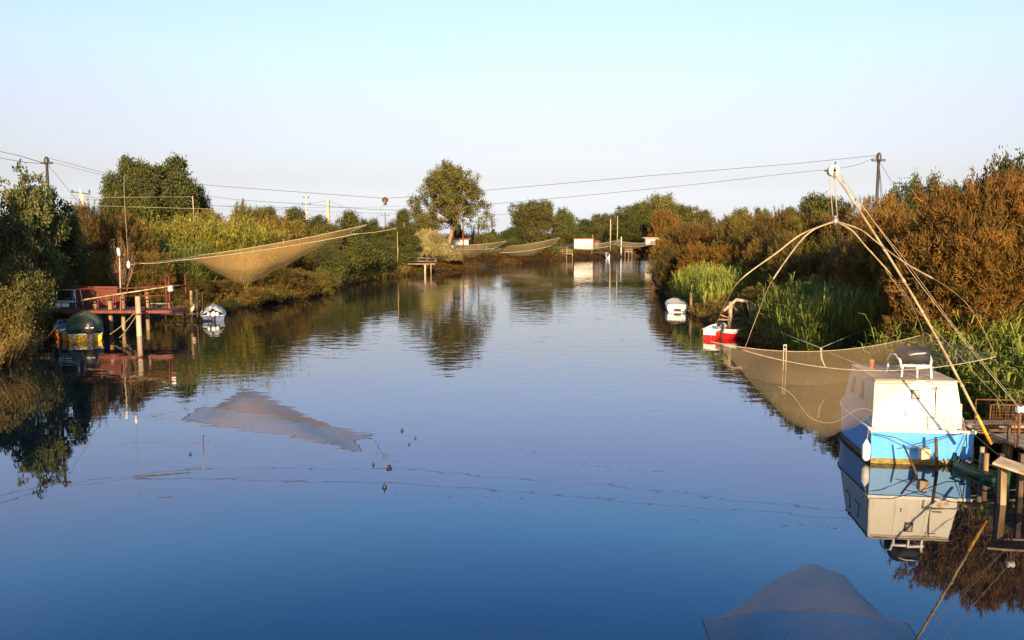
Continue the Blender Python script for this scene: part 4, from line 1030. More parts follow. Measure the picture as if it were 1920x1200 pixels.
# grey and orange dinghy beside it
b0 = P(137, 640, 42.6)
ob = thing('dinghy', 'small grey topped orange dinghy lying left of the yellow motorboat', 'boat', (b0.x - .15, 42.7, 0), math.radians(38))
st = hull_sections(3.6, 1.0, -.2, .42, .3, .85)
hull(MB(), st).build('hull', M['hull_orange'], ob, world=False)
mb = MB(); gunwale(mb, st, .04); mb.build('gunwale', M['hull_grey'], ob, world=False)
mb = MB(); deck(mb, st, -.02, .96); mb.build('deck', M['hull_grey'], ob, world=False)
mb = MB(); mb.tube([(-.35, 1.6, .45), (-.35, 1.75, .95), (.35, 1.75, .95), (.35, 1.6, .45)], .02, 6); mb.tube([(-.35, 1.75, .95), (-.3, 2.3, .5)], .02, 6); mb.tube([(.35, 1.75, .95), (.3, 2.3, .5)], .02, 6)
mb.build('windscreen_frame', M['hull_grey'], ob, world=False)

# white covered boat (stern view)
b0 = P(404, 600, 53)
wb_ = thing('covered_boat', 'boat under a pale peaked tarpaulin seen from behind, right of the mooring poles', 'boat', (b0.x, 52.6, 0), math.radians(20))
st = hull_sections(4.2, 1.55, -.25, .36, .2, .9)
hull(MB(), st).build('hull', M['hull_navy'], wb_, world=False)
mb = MB(); gunwale(mb, st, .03); mb.build('gunwale', M['white_clean'], wb_, world=False)
mb = MB(); vs = []; fs = []
for i in range(0, 16):
    s = st[max(i, 0)]; t_ = i / 16; rise = .72 * (1 - t_ * .55)
    for j in range(13):
        a = j / 12; x = 1 - 2 * a; z = rise * (1 - abs(x)) ** .8 + .035 * math.cos(j * math.pi) * (1 - abs(x))
        if i == 0: z *= .55
        vs.append((s[0][0] * 1.08 * x, s[0][1] - (.12 if i == 0 else 0), s[0][2] + .02 + z - (.10 if abs(x) > .99 else 0)))
for i in range(15):
    for j in range(12): fs.append((i * 13 + j, i * 13 + j + 1, (i + 1) * 13 + j + 1, (i + 1) * 13 + j))
mb.add(vs, fs, True); mb.build('tarpaulin', M['tarp_white'], wb_, world=False)
outboard(wb_, 0, -.15, .30, .9, 'white_clean')
for sx in (-.28, .26): MB().lathe((sx, -.16, .42), [(0, -.12), (.12, -.05), (.14, .05), (.06, .16), (0, .18)], 10).build('fender', M['white_clean'], wb_, world=False)

# small things on the left shore towards the tip
post(610, 507, 84, .07, 'pale stake at the shore below the right end of the wide net', 'wood', 'wooden_stake')
t = thing('landing_stage', 'low grey landing in the water beside the stake, below the net tail', 'landing', (P(592, 528, 80).x, 80, 0))
MB().box((P(592, 528, 80).x, 80, .75), (2.0, 1.2, .08)).build('deck', M['wood_grey'], t)
for sx in (-.8, .8): MB().tube([(P(592, 528, 80).x + sx, 79.5, -.6), (P(592, 528, 80).x + sx, 79.5, .75)], .06, 6).build('stilt', M['wood_dark'], t)

# ------------------------------------------------------------------ small grey jetty at (745..815, 485..515)
d = 121
jl, jr = P(748, 490, d).x, P(816, 490, d).x; jz = P(780, 495, d).z
t = thing('jetty', 'small grey railed jetty on stilts under the pale drooping bushes', 'jetty', ((jl + jr) / 2, d + 1, 0))
MB().box(((jl + jr) / 2, d + 1, jz), (jr - jl, 2.4, .14)).build('deck', M['wood'], t)
mb = MB()
for yy in (d - .15, d + 2.1):
    for zz in (.45, .95): mb.tube([(jl + .3, yy, jz + zz), (jr, yy, jz + zz - .1)], .035, 5)
    for k in range(5): x = jl + .3 + (jr - jl - .3) * k / 4; mb.tube([(x, yy, jz), (x, yy, jz + .95)], .035, 5)
mb.build('railing', M['metal'], t)
for px, r in ((752, .09), (765, .1), (797, .16), (808, .1)):
    x = P(px, 500, d).x; MB().tube([(x, d, -.8), (x, d, jz)], r, 8).build('stilt', M['wood_pale' if px == 797 else 'wood'], t)
MB().box((P(760, 490, d).x, d + .4, jz + .35), (1.0, .4, .5)).build('crate', M['red_boards'], t)
post(747, 463, d - .4, .13, 'tall brown pole at the left end of the small grey jetty', 'wood', 'net_pole')
mb = MB()
for px in (727, 756, 763, 733): x = P(px, 480, d + 2).x; mb.tube([(x, d + 2, .6), (x, d + 2, P(px, 472, d + 2).z)], .03, 4)
mb.tube([P(727, 484, d + 2), P(763, 484, d + 2)], .03, 4)
o = mb.build('fence', M['metal'], loc=(P(745, 480, d).x, d + 2, .6)); tag(o, 'thin grey fence left of the small grey jetty', 'fence')
post(758, 418, 128, .1, 'reddish pole behind the jetty rising above the pale bush', 'wood', 'net_pole', zb='g')
post(727, 420, 132, .09, 'reddish pole to the left, behind the rope end of the wide net', 'wood', 'net_pole', zb='g')

# ------------------------------------------------------------------ distant bank: nets, huts, poles, jetties
def far_net(corners, prof, label, r=.05, sc=(0, 0), sk=.45):
    A, B_, C_, D = [P(*c) for c in corners]
    t = thing('lift_net', label, 'fishing net', (A + C_) / 2 - Vector((0, 0, 2)))
    mbn, ptn = net_cloth('net', A, B_, C_, D, prof, None, 40, 14, edge_sag=.3, scallop=sc, skew=sk)
    mbn.build('netting', M['net_far'], t); rim_mb(ptn, r, 24).build('rim_rope', M['rope'], t)
far_net([(818, 463, 150), (925, 466, 138), (950, 452, 152), (838, 459, 158)], [(0, .2), (.2, 1.2), (.35, 2.2), (.55, 1.9), (.8, .7), (1, .1)], 'second lift net hanging before the low flat roofed hut, right of the pale bushes')
far_net([(938, 474, 165), (1030, 462, 165), (1050, 445, 178), (950, 462, 182)], [(0, .3), (.3, 1.5), (.6, 1.7), (1, .1)], 'third lift net sloping on the distant bank between the round shrub and the white hut')
far_net([(1075, 466, 190), (1140, 462, 188), (1168, 448, 200), (1090, 460, 202)], [(0, .2), (.4, 1.0), (1, .1)], 'small distant net in front of the white hut with the red roof')
far_net([(1150, 458, 205), (1205, 462, 200), (1225, 455, 210), (1160, 452, 215)], [(0, .2), (.4, 1.2), (1, .1)], 'small distant net left of the thatched hut at the far bend')

def hut(px0, px1, ytop, ybot, d, depth, label, roofmat, wallmat='white', roof_over=.25, name='hut', slope=.0):
    a, b = P(px0, ytop, d), P(px1, ytop, d); w = b.x - a.x; zb = P(px0, ybot, d).z; h = a.z - zb
    t = thing(name, label, 'hut', ((a.x + b.x) / 2, d + depth / 2, gz((a.x + b.x) / 2, d)))
    c = Vector(((a.x + b.x) / 2, d + depth / 2, zb + h / 2))
    MB().box(c, (w, depth, h)).build('wall', M[wallmat], t)
    mb = MB(); mb.add([(a.x - roof_over, d - roof_over, a.z + .01), (b.x + roof_over, d - roof_over, a.z + .01 - slope), (b.x + roof_over, d + depth + roof_over, a.z + .01 - slope), (a.x - roof_over, d + depth + roof_over, a.z + .01),
            (a.x - roof_over, d - roof_over, a.z + .2), (b.x + roof_over, d - roof_over, a.z + .2 - slope), (b.x + roof_over, d + depth + roof_over, a.z + .35 - slope), (a.x - roof_over, d + depth + roof_over, a.z + .35)],
           [(0, 3, 2, 1), (4, 5, 6, 7), (0, 1, 5, 4), (1, 2, 6, 5), (2, 3, 7, 6), (3, 0, 4, 7)])
    mb.build('roof', M[roofmat], t)
    return t, c, w, h
t, c, w, h = hut(1077, 1112, 449, 468, 214, 4, 'white hut with a red edged roof on the distant bank', 'tile')
MB().box((c.x + w / 2 + .9, 214.6, c.z + .1), (1.5, 2.4, h * .75)).build('porch', M['red_boards'], t)
MB().box((c.x + w / 2 + .9, 213.38, c.z - .1), (.6, .06, h * .5)).build('door', M['metal_dark'], t)
for sx in (-2.2, 2.2): MB().tube([(c.x + sx, 214.1, .5), (c.x + sx, 214.1, c.z - h / 2)], .1, 6).build('stilt', M['wood'], t)
MB().tube([(c.x - w / 2 - .1, 213.4, c.z - h / 2 - 1.2), (c.x - w / 2 - .1, 213.4, c.z + h / 2)], .08, 6).build('downpipe', M['wood'], t)
t, c, w, h = hut(850, 878, 450, 460, 160, 3, 'low flat roofed white hut behind the second lift net', 'tile', roof_over=.3)
MB().box((c.x + .9, 159.96, c.z), (.1, .05, h)).build('door', M['metal_dark'], t)
o = MB().box(P(845, 466, 152), (1.2, .12, 1.2), top=(.7, 1)).build('cloth', M['white_clean'], loc=P(845, 472, 152)); tag(o, 'white sheet hanging at the left foot of the flat roofed hut', 'sheet')
t, c, w, h = hut(1211, 1229, 447, 459, 222, 3, 'small distant thatched hut with a pale wall and overhanging roof', 'roof_paint', 'concrete', .7)
MB().box((c.x + .6, 221.96, c.z - .3), (1.4, .05, h * .6)).build('door', M['metal_dark'], t)
MB().tube([P(1229, 449, 221), P(1250, 448, 221)], .08, 5).build('beam', M['wood_pale'], t)

for (px, yt, d, lb, m_, r) in [
 (1145, 411, 228, 'taller pale pole on the distant bank right of the white hut', 'wood_pale', .16),
 (1158, 405, 232, 'thinner pale pole on the distant bank behind the small boat', 'wood_pale', .12),
 (1236, 410, 236, 'short pale pole in front of the rust coloured tree', 'wood_pale', .10),
 (1165, 444, 226, 'short thick white post on the distant bank', 'white_clean', .14),
 (1111, 440, 218, 'pale pole at the right corner of the white hut', 'wood', .12),
 (868, 412, 154, 'reddish pole standing before the trunk of the large domed tree', 'rust', .14),
 (897, 418, 160, 'rusty pole in front of the second lift net', 'rust', .12),
 (912, 440, 163, 'short forked post behind the second lift net', 'wood', .1),
 (745, 435, 118, 'thin brown pole behind the tall pole of the small grey jetty', 'wood', .07),
 (928, 484, 165, 'white topped stake at the waterline under the third net', 'wood_pale', .12),
 (1062, 462, 200, 'brown pole beside the distant railed landing', 'wood', .1),
 (1000, 470, 186, 'small stake on the distant bank under the third net', 'wood', .07),
 (1176, 470, 226, 'small dark stake at the waterline right of the distant small boat', 'wood_dark', .12)]:
    post(px, yt, d, r, lb, m_, 'net_pole', zb='g' if yt < 470 else None)
def small_landing(px0, px1, y, d, label, rail=True, mat='wood'):
    a, b = P(px0, y, d), P(px1, y, d); t = thing('landing_stage', label, 'landing', ((a.x + b.x) / 2, d, 0))
    MB().box(((a.x + b.x) / 2, d + .8, a.z), (b.x - a.x, 2, .12)).build('deck', M[mat], t)
    for k in (0, .5, 1):
        x = a.x + (b.x - a.x) * k; MB().tube([(x, d, -.6), (x, d, a.z)], .1, 6).build('stilt', M[mat], t)
    if rail:
        mb = MB(); z = a.z + 1.0
        mb.tube([(a.x, d, z), (b.x, d, z)], .06, 5); mb.tube([(a.x, d, a.z + .5), (b.x, d, a.z + .5)], .05, 5)
        for k in range(6): x = a.x + (b.x - a.x) * k / 5; mb.tube([(x, d, a.z), (x, d, z)], .05, 5)
        mb.build('railing', M[mat], t)
small_landing(1050, 1073, 476, 203, 'distant wooden landing with a railing left of the white hut', mat='wood_pale')
small_landing(1112, 1138, 473, 213, 'low dark landing on the distant bank just left of the small boat', False, 'wood_dark')
small_landing(1172, 1185, 472, 224, 'tiny pale landing on the distant bank right of the small boat', True, 'wood_pale')
small_landing(920, 932, 484, 163, 'tiny dark landing in the distant bank under the second net', False, 'wood_dark')
b0 = P(1139, 481, 214); t = thing('small_boat', 'tiny white boat with a dark outboard at the distant bank', 'boat', (b0.x, 213, 0))
st = hull_sections(3.2, 1.3, -.2, .9, .6, .8); hull(MB(), st).build('hull', M['white_clean'], t, world=False)
MB().box((0, -.1, .85), (.45, .4, .8)).build('outboard_motor', M['rubber'], t, world=False)
mb = MB(); deck(mb, st, 0, .98); mb.build('deck', M['white_clean'], t, world=False)
# thin rail reaching from the far right bushes
t = thing('landing_stage', 'thin pale pole frame reaching out of the bushes at the far right bend', 'landing', (P(1235, 490, 150).x, 150, 0))
MB().tube([P(1219, 488, 150), P(1240, 489, 150)], .07, 5).tube([P(1230, 481, 150), P(1241, 490, 150)], .08, 5).tube([P(1237, 490, 150), P(1237, 512, 150)], .07, 5).build('frame', M['wood_pale'], t)

# ------------------------------------------------------------------ right bank: small white boat, posts, red boat, frame
b0 = P(1268, 584, 59)
t = thing('small_boat', 'small blunt white boat moored at the far reeds on the right bank', 'boat', (b0.x, 58.6, 0), math.radians(-8))
st = hull_sections(3.8, 1.55, -.2, .5, .15, .92); hull(MB(), st).build('hull', M['white_clean'], t, world=False)
mb = MB(); gunwale(mb, st, .05); mb.build('gunwale', M['white_clean'], t, world=False)
mb = MB(); vs = []; fs = []
for i in range(0, 15):
    s = st[i]
    for j in range(9):
        a = math.pi * j / 8; vs.append((s[0][0] * 1.03 * math.cos(a), s[0][1], s[0][2] + .22 * math.sin(a) ** .5 * (1 if i else .75)))
for i in range(14):
    for j in range(8): fs.append((i * 9 + j, i * 9 + j + 1, (i + 1) * 9 + j + 1, (i + 1) * 9 + j))
fs.append(tuple(range(9))); mb.add(vs, fs, True); mb.build('cover', M['tarp_white'], t, world=False)
MB().box((.0, -.04, .18), (.5, .06, .22)).build('motor_bracket', M['wood_dark'], t, world=False)
mb = MB(); mb.tube([(-.75, -.02, .1), (.75, -.02, .1)], .02, 5); mb.build('rubbing_strake', M['rust'], t, world=False)
post(1296, 548, 57.5, .11, 'weathered post in the water right of the small white boat', 'wood', 'mooring_pile')
o = MB().tube([P(1302, 563, 57.6), P(1322, 566, 57.6)], [.09, .07], 7).build('wooden_rail', M['wood'], loc=P(1302, 563, 57.6)); tag(o, 'horizontal wooden rail from the weathered post into the reeds', 'rail')

b0 = P(1364, 634, 44)
rb = thing('red_boat', 'red motorboat with white rim lying in the shade of the right bank', 'boat', (b0.x - .35, 43.6, 0), math.radians(-50))
st = hull_sections(3.6, 1.45, -.2, .42, .22, .9); hull(MB(), st).build('hull', M['hull_red'], rb, world=False)
mb = MB(); gunwale(mb, st, .05, .05); 
for sg in (1, -1): mb.add([(s[0][0] * 1.01 * sg, s[0][1], s[0][2] - .13) for s in st] + [(s[0][0] * 1.03 * sg, s[0][1], s[0][2] + .05) for s in st], [(i, i + 1, len(st) + i + 1, len(st) + i) for i in range(len(st) - 1)])
mb.add([(-st[0][0][0], -.012, st[0][0][2] - .13), (st[0][0][0], -.012, st[0][0][2] - .13), (st[0][0][0], -.012, st[0][0][2] + .05), (-st[0][0][0], -.012, st[0][0][2] + .05)], [(0, 1, 2, 3)])
mb.build('rim', M['white_clean'], rb, world=False)
mb = MB(); deck(mb, st, -.1, .95); mb.build('floor', M['hull_red'], rb, world=False)
mb = MB(); mb.box((0, 1.3, .42), (1.25, .3, .06)); mb.box((0, 2.3, .5), (1.0, .3, .06)); mb.build('bench', M['wood'], rb, world=False)
mb = MB(); mb.tube([(-.5, 1.9, .55), (-.4, 2.0, .95), (.4, 2.0, .95), (.5, 1.9, .55)], .025, 6); mb.build('rail', M['metal_dark'], rb, world=False)
outboard(rb, 0, -.15, .42, 1.1, 'rubber')
b1 = P(1329, 634, 43.2)
t = thing('small_boat', 'stern of a white and red skiff just left of the red motorboat', 'boat', (b1.x, 43.0, 0), math.radians(-30))
st = hull_sections(2.6, .8, -.2, .52, .1, .9); hull(MB(), st).build('hull', M['hull_red'], t, world=False)
mb = MB(); gunwale(mb, st, .07, .0); mb.box((0, -.03, .38), (.66, .05, .26)); mb.build('rim', M['white_clean'], t, world=False)
mb = MB(); deck(mb, st, -.02, .96); mb.build('deck', M['white_clean'], t, world=False)

t = thing('log_trestle', 'crooked bleached log trestle standing in the water behind the red motorboat', 'frame', (P(1368, 610, 45).x, 45, 0))
MB().tube([(P(1368, 610, 45).x, 45, -.8), P(1369, 590, 45), P(1370, 566, 45)], [.13, .12, .10], 8).build('post', M['wood_pale'], t)
MB().tube([P(1357, 583, 45), P(1372, 570, 45), P(1380, 562, 45.1), P(1410, 567, 45.4)], [.08, .09, .1, .08], 8).build('crossbar', M['wood_pale'], t)
MB().tube([P(1409, 566, 45.4), P(1410, 600, 45.4)], .09, 7).tube([P(1370, 570, 45), P(1384, 585, 45.2)], .07, 7).build('brace', M['wood'], t)
MB().tube([P(1347, 599, 44.8), P(1368, 600, 45), P(1385, 597, 45.2)], .05, 6).tube([P(1350, 590, 44.8), P(1366, 596, 45)], .04, 6).build('rung', M['wood'], t)
# white ladder like pair of posts, and slim post to its right
t = thing('ladder', 'white two legged ladder standing in the dark water behind the near net', 'ladder', (P(1472, 670, 33).x, 33, 0))
for px in (1469.5, 1474.5): MB().tube([(P(px, 670, 33).x, 33, -.5), P(px, 646, 33)], .017, 6).build('rail', M['plastic_tan'], t)
MB().tube([P(1470, 655, 33), P(1474.5, 655, 33)], .02, 5).tube([P(1470, 647, 33), P(1474.5, 647, 33)], .02, 5).build('rung', M['white_clean'], t)
o = MB().tube([P(1539, 652, 30), P(1540, 672, 30), P(1548, 690, 29.8)], [.045, .035, .02], 6).build('rope_end', M['rope'], loc=P(1539, 690, 30)); tag(o, 'short knotted rope end hanging from the green mooring lines', 'rope')
for (pts, lb) in ((((1400, 603, 44), (1470, 626, 36), (1538, 652, 30)), 'green mooring line from the log frame to the knotted rope end'),
                  (((1425, 596, 46), (1545, 657, 30), (1642, 697, 22.5)), 'green mooring line slanting down to the houseboat cabin'),
                  (((1540, 652, 30), (1600, 627, 32), (1662, 600, 34)), 'line rising from the knotted rope end into the right bushes')):
    cable([P(*q) for q in pts], .014, lb, 'mooring_rope', 'rope_green')

# ------------------------------------------------------------------ the near lift net with its curved poles, leaning mast and ropes
C1, C2, C3, C4 = P(1330, 640, 17.5), P(1395, 657, 14.2), P(1733, 627, 17.6), P(1867, 669, 13.5)
AP = P(1566, 415, 16.5)
nt_ = thing('lift_net', 'pale fine mesh net hung on four curved poles in front of the houseboat', 'fishing net', Vector((AP.x, AP.y, 1.3)))
mbn, ptn = net_cloth('net', C2, C4, C3, C1, [(0, .0), (.1, .45), (.22, 1.0), (.36, 1.5), (.48, 1.68), (.6, 1.45), (.72, .95), (.85, .4), (1, 0)], None, 70, 30, edge_sag=.30, skew=.62, vexp=.85)
mbn.build('netting', M['net_near'], nt_)
rim_mb(ptn, .008, 50).build('rim_rope', M['rope'], nt_)
mb = MB()   # seam cords along the bag
for v in (.35,): mb.tube([ptn(i / 40, v + .05 * math.sin(i * .5)) - Vector((0, .02, 0)) for i in range(8, 34)], .004, 4)

mb.build('seam_cord', M['rope'], nt_)
def arm(way, end):
    pts = spline([AP] + [P(*q) for q in way] + [end], 5); n = len(pts) - 1; k = int(n * .62)
    rs = [.017 - .005 * i / n for i in range(n + 1)]
    mb = MB(); mb.tube(pts[:k + 1], rs[:k + 1], 8)
    for i in range(4, k, 5): mb.lathe(pts[i], [(rs[i], -.015), (rs[i] * 1.3, 0), (rs[i], .015)], 8)
    o = mb.build('curved_pole', M['bamboo'], nt_)
    MB().tube(pts[k - 2:], .006, 6).build('tip_rod', M['wood'], o)
arm([(1505, 438, 16.6), (1455, 475, 16.7), (1387, 526, 16.8), (1359, 572, 16.9)], C1)
arm([(1527, 430, 16.1), (1497, 457, 15.7), (1450, 523, 15), (1430, 565, 14.6)], C2)
arm([(1597, 432, 16.6), (1624, 463, 16.8), (1670, 514, 17.1), (1706, 565, 17.4)], C3)
arm([(1612, 430, 16.0), (1645, 455, 15.6), (1700, 495, 15.0), (1780, 541, 14.3), (1828, 590, 13.8)], C4)
MB().lathe(AP, [(0, -.1), (.06, -.08), (.08, 0), (.05, .08), (0, .1)], 10).build('pole_joint', M['metal'], nt_)

MT, MBs = P(1562, 320, 16.5), P(1858, 832, 17.6)
ms = thing('leaning_mast', 'long leaning bamboo mast with a round white pulley head over the near net', 'mast', MBs)
n = 18; pts = [MBs.lerp(MT, i / n) + Vector((.12, 0, .06)) * math.sin(math.pi * i / n) for i in range(n + 1)]
rs = [.031 - .009 * i / n for i in range(n + 1)]
MB().tube(pts[2:], rs[2:], 10).build('pole', M['bamboo'], ms)
MB().tube(pts[:3], [.038, .038, .037], 10).build('sleeve', M['yellow_paint'], ms)
for i in (4, 6, 9, 11, 13, 16):
    d_ = (pts[i + 1] - pts[i]).normalized(); MB().tube([pts[i] - d_ * .05, pts[i] - d_ * .02, pts[i] + d_ * .02, pts[i] + d_ * .05], [rs[i] * 1.1, rs[i] * 1.4, rs[i] * 1.3, rs[i] * 1.1], 10).build('binding', M['rope'], ms)
MB().lathe(MT + Vector((0, -.05, 0)), [(.0, -.02), (.11, -.02), (.115, .01), (.09, .05), (.115, .09), (.11, .12), (0, .12)], 24, 'Y').build('pulley_wheel', M['white_clean'], ms)
MB().box(MT + Vector((0, -.09, -.05)), (.035, .02, .24)).lathe(MT + Vector((0, -.1, 0)), [(0, 0), (.025, 0), (.025, .03), (0, .03)], 8, 'Y').tube([MT + Vector((-.18, 0, 0)), MT + Vector((-.09, 0, .0))], .015, 5).tube([MT + Vector((.03, 0, .1)), MT + Vector((.05, 0, .18))], .015, 5).build('bracket', M['metal_dark'], ms)
SP = P(1566, 408, 16.5)
MB().lathe(SP + Vector((0, -.03, 0)), [(0, 0), (.05, 0), (.035, .03), (.05, .06), (0, .06)], 16, 'Y').build('block', M['metal'], nt_)
mb = MB(); mb.tube([MT + Vector((-.08, 0, -.06)), SP + Vector((-.045, 0, 0))], .01, 5); mb.tube([MT + Vector((.03, .02, -.1)), SP + Vector((.045, 0, 0))], .01, 5); mb.tube([MT + Vector((.06, .02, -.1)), SP + Vector((.04, .02, .1))], .008, 5)
mb.build('hoist_rope', M['rope'], nt_)
WN = P(1913, 768, 17.2)
cable(sag(MT + Vector((.1, 0, 0)), WN, .12, 16), .008, 'taut pale rope from the white pulley head down to the pier winch', 'hoist_rope', 'rope')
cable(sag(MT + Vector((.05, 0, -.02)), P(1690, 478, 17.4), .02, 8) + [P(1780, 600, 17.9), P(1990, 860, 18.2)], .006, 'thin slack rope running beside the leaning mast to the bank', 'hoist_rope', 'rope')
cable([P(1633, 470, 17), P(1700, 560, 17.2), P(1920, 800, 17.6)], .005, 'thinnest cord behind the leaning mast', 'hoist_rope', 'rope')

# ------------------------------------------------------------------ houseboat
BO = Vector((P(1726, 880, 19).x, 19.0, 0)); BR = math.radians(-7)
hb = thing('houseboat', 'white cabin boat with a bright blue hull moored at the pier on the right', 'houseboat', BO, BR)
BW, BL = 2.38, 4.7
zk, zd = -.25, .83
st = hull_sections(BL, BW, zk, zd, .12, 1.0, 20, .45, .97)
ho = hull(MB(), st).build('hull', M['blue'], hb, world=False)
bt = MB(); bt.add([(x * 1.004, y - .004, z) for (x, y, z) in ((-BW / 2 * .975, 0, -.1), (BW / 2 * .975, 0, -.1), (BW / 2 * .985, 0, .13), (-BW / 2 * .985, 0, .13))], [(0, 1, 2, 3)])
for sg in (-1, 1):
    bt.add([(s[1][0] * 1.006 * sg, s[1][1], -.1) for s in st[:17]] + [(s[1][0] * 1.012 * sg, s[1][1], .12) for s in st[:17]], [(i, i + 1, 17 + i + 1, 17 + i) for i in range(16)])
bt.build('waterline_band', M['waterline'], hb, world=False)
mb = MB(); deck(mb, st, .012, .995); mb.build('deck', M['white'], hb, world=False)
mb = MB(); mb.box((0, -.005, zd - .0), (BW + .04, .06, .07))
for sg in (-1, 1): mb.tube([(s[0][0] * sg, s[0][1], s[0][2]) for s in st], .035, 6)
mb.build('gunwale', M['white_clean'], hb, world=False)
# cabin: a box whose four sides lean in
cy0, cy1 = .16, 2.85; cw0, cw1 = 1.10, .94; ch = 1.14; zc0 = zd + .015
xb0 = -1.10; xb1 = 1.03
cab = [(xb0, cy0, zc0), (xb1, cy0, zc0), (xb1, cy1, zc0), (xb0, cy1, zc0),
       (xb0 + .06, cy0 + .16, zc0 + ch), (xb1 - .17, cy0 + .16, zc0 + ch), (xb1 - .17, cy1 - .35, zc0 + ch + .02), (xb0 + .12, cy1 - .35, zc0 + ch + .02)]
cabin = MB().add(cab, [(0, 1, 5, 4), (1, 2, 6, 5), (2, 3, 7, 6), (3, 0, 4, 7), (0, 3, 2, 1), (4, 5, 6, 7)]).build('cabin', M['white'], hb, world=False); bevel(cabin, .03, 3)
def face(fx, fz, out=.0):
    """a point on the leaning front wall: fx 0..1 across, fz metres up"""
    k = fz / ch; xl = xb0 + .06 * k; xr = xb1 - .17 * k; y = cy0 + .16 * k
    return Vector((xl + (xr - xl) * fx, y - out, zc0 + fz))
def lside(fy, fz, out=.0):
    k = fz / ch; x = xb0 + (.06 + .06 * fy) * k; y = cy0 + .16 * k + (cy1 - .35 * k - cy0 - .16 * k) * fy
    return Vector((x - out, y, zc0 + fz))
roof = MB(); rv = [Vector(v) for v in cab[4:]]; cc = sum(rv, Vector()) / 4
roof.add([cc + (v - cc) * 1.02 + Vector((0, 0, .003)) for v in rv] + [cc + (v - cc) * 1.02 + Vector((0, 0, .045)) for v in rv], [(0, 1, 5, 4), (1, 2, 6, 5), (2, 3, 7, 6), (3, 0, 4, 7), (4, 5, 6, 7), (0, 3, 2, 1)])
ro = roof.build('roof', M['roof_paint'], cabin, world=False); bevel(ro, .012)
def slab(corners, th, name, mat, parent, nrm):
    n_ = Vector(nrm).normalized(); c_ = [Vector(q) for q in corners]
    return MB().add([q + n_ * .002 for q in c_] + [q + n_ * th for q in c_], [(0, 1, 5, 4), (1, 2, 6, 5), (2, 3, 7, 6), (3, 0, 4, 7), (4, 5, 6, 7), (0, 3, 2, 1)]).build(name, M[mat], parent, world=False)
FN = (0, -1, .14)
def fr(x0, x1, z0, z1): return [face(x0, z0), face(x1, z0), face(x1, z1), face(x0, z1)]
w1 = slab(fr(.43, .53, .72, .95), .035, 'hatch_window', 'metal_dark', cabin, FN)
slab(fr(.445, .515, .75, .92), .040, 'pane', 'hatch', w1, FN)
dr = slab(fr(.705, .965, .06, 1.05), .014, 'door', 'white', cabin, FN)
for z in (.98, .38):
    MB().tube([face(.70, z, .03), face(.82, z, .03)], .012, 6).box(face(.70, z, .03), (.035, .03, .05)).build('hinge', M['metal'], dr, world=False)
MB().box(face(.703, .55, .010), (.018, .018, 1.0)).build('door_seam', M['rust'], dr, world=False)
mb = MB()
for z in (.40, .33): mb.lathe(face(.36, z, .03), [(0, 0), (.018, 0), (.018, .02), (0, .02)], 8, 'Y')
mb.build('vent_plug', M['metal_dark'], cabin, world=False)
mb = MB(); 
for x in (.60, .995): mb.tube([face(x, .02, .05), face(x, .30, .05)], .012, 6)
mb.tube([face(.60, .30, .05), face(.995, .27, .05)], .012, 6); mb.build('rail_shadow_bars', M['roof_paint'], cabin, world=False)  # thin brown bars stand in for a rail's shadow on the wall
for fy, dz_ in ((.36, 0), (.70, .02)):
    wn_ = slab([lside(fy + .12, .52), lside(fy - .03, .52), lside(fy + .02, .95), lside(fy + .10, .95)], .02, 'side_window', 'metal_dark', cabin, (-1, 0, .06))
    slab([lside(fy + .10, .56), lside(fy - .005, .56), lside(fy + .03, .91), lside(fy + .085, .91)], .024, 'pane', 'glass', wn_, (-1, 0, .06))
MB().tube([lside(.0, .02, .01), lside(.0, ch - .02, .01)], .015, 6).build('corner_trim', M['white_clean'], cabin, world=False)
for fx in (.30, .66):
    MB().beam(face(fx, .02, .006), face(fx, ch - .03, .006), .03, .012).build('batten', M['white'], cabin, world=False)
MB().beam(face(.02, ch - .05, .006), face(.98, ch - .05, .006), .014, .03).build('top_trim', M['roof_paint'], cabin, world=False)
mb = MB(); rq = random.Random(2)
for k in range(9):
    cx_, cz_, rr2 = .80 + rq.uniform(-.07, .09), .12 + rq.uniform(-.06, .09), rq.uniform(.02, .07)
    n_ = 9; mb.add([face(cx_ + math.cos(2 * math.pi * j / n_) * rr2 / 2 * rq.uniform(.6, 1.1), max(.01, cz_ + math.sin(2 * math.pi * j / n_) * rr2 * rq.uniform(.6, 1.1)), .017 + .0006 * k) for j in range(n_)], [tuple(range(n_))])
mb.build('peeled_patch', M['plastic_tan'], dr, world=False)
# red edged board leaning along the right side of the cabin
MB().beam((xb1 + .03, cy0 + .3, zc0), (xb1 - .13, cy0 + .4, zc0 + ch), .05, .09).build('side_board', M['red_boards'], hb, world=False)
MB().lathe((-.62, 2.0, zc0 + ch + .04), [(.075, 0), (.075, .02), (.06, .03), (.06, .18), (.075, .19), (.075, .24), (0, .25)], 12).build('chimney', M['tile'], hb, world=False)
# left fender
fd = Matrix.Rotation(BR, 3, 'Z') @ Vector((-BW / 2 - .1, -.02, 0)) + BO
t = thing('fender', 'long white fender hanging at the near left corner of the blue hull', 'fender', fd + Vector((0, 0, .08)))
MB().lathe(fd, [(0, .05), (.06, .07), (.095, .13), (.10, .3), (.095, .46), (.04, .54), (.03, .58), (0, .59)], 14).build('body', M['white_clean'], t)
MB().tube([fd + Vector((0, 0, .57)), fd + Vector((.06, .03, .84))], .01, 5).build('cord', M['rope'], t)
q = P(1798, 768, 19.6); t = thing('fender', 'tan plastic canister hanging at the right side of the white cabin', 'fender', q - Vector((0, 0, .17)))
MB().box(q, (.12, .12, .30), top=(.75, .8)).build('body', M['plastic_tan'], t); MB().tube([q + Vector((0, 0, .14)), q + Vector((-.1, 0, .2))], .01, 5).build('cord', M['rope'], t)
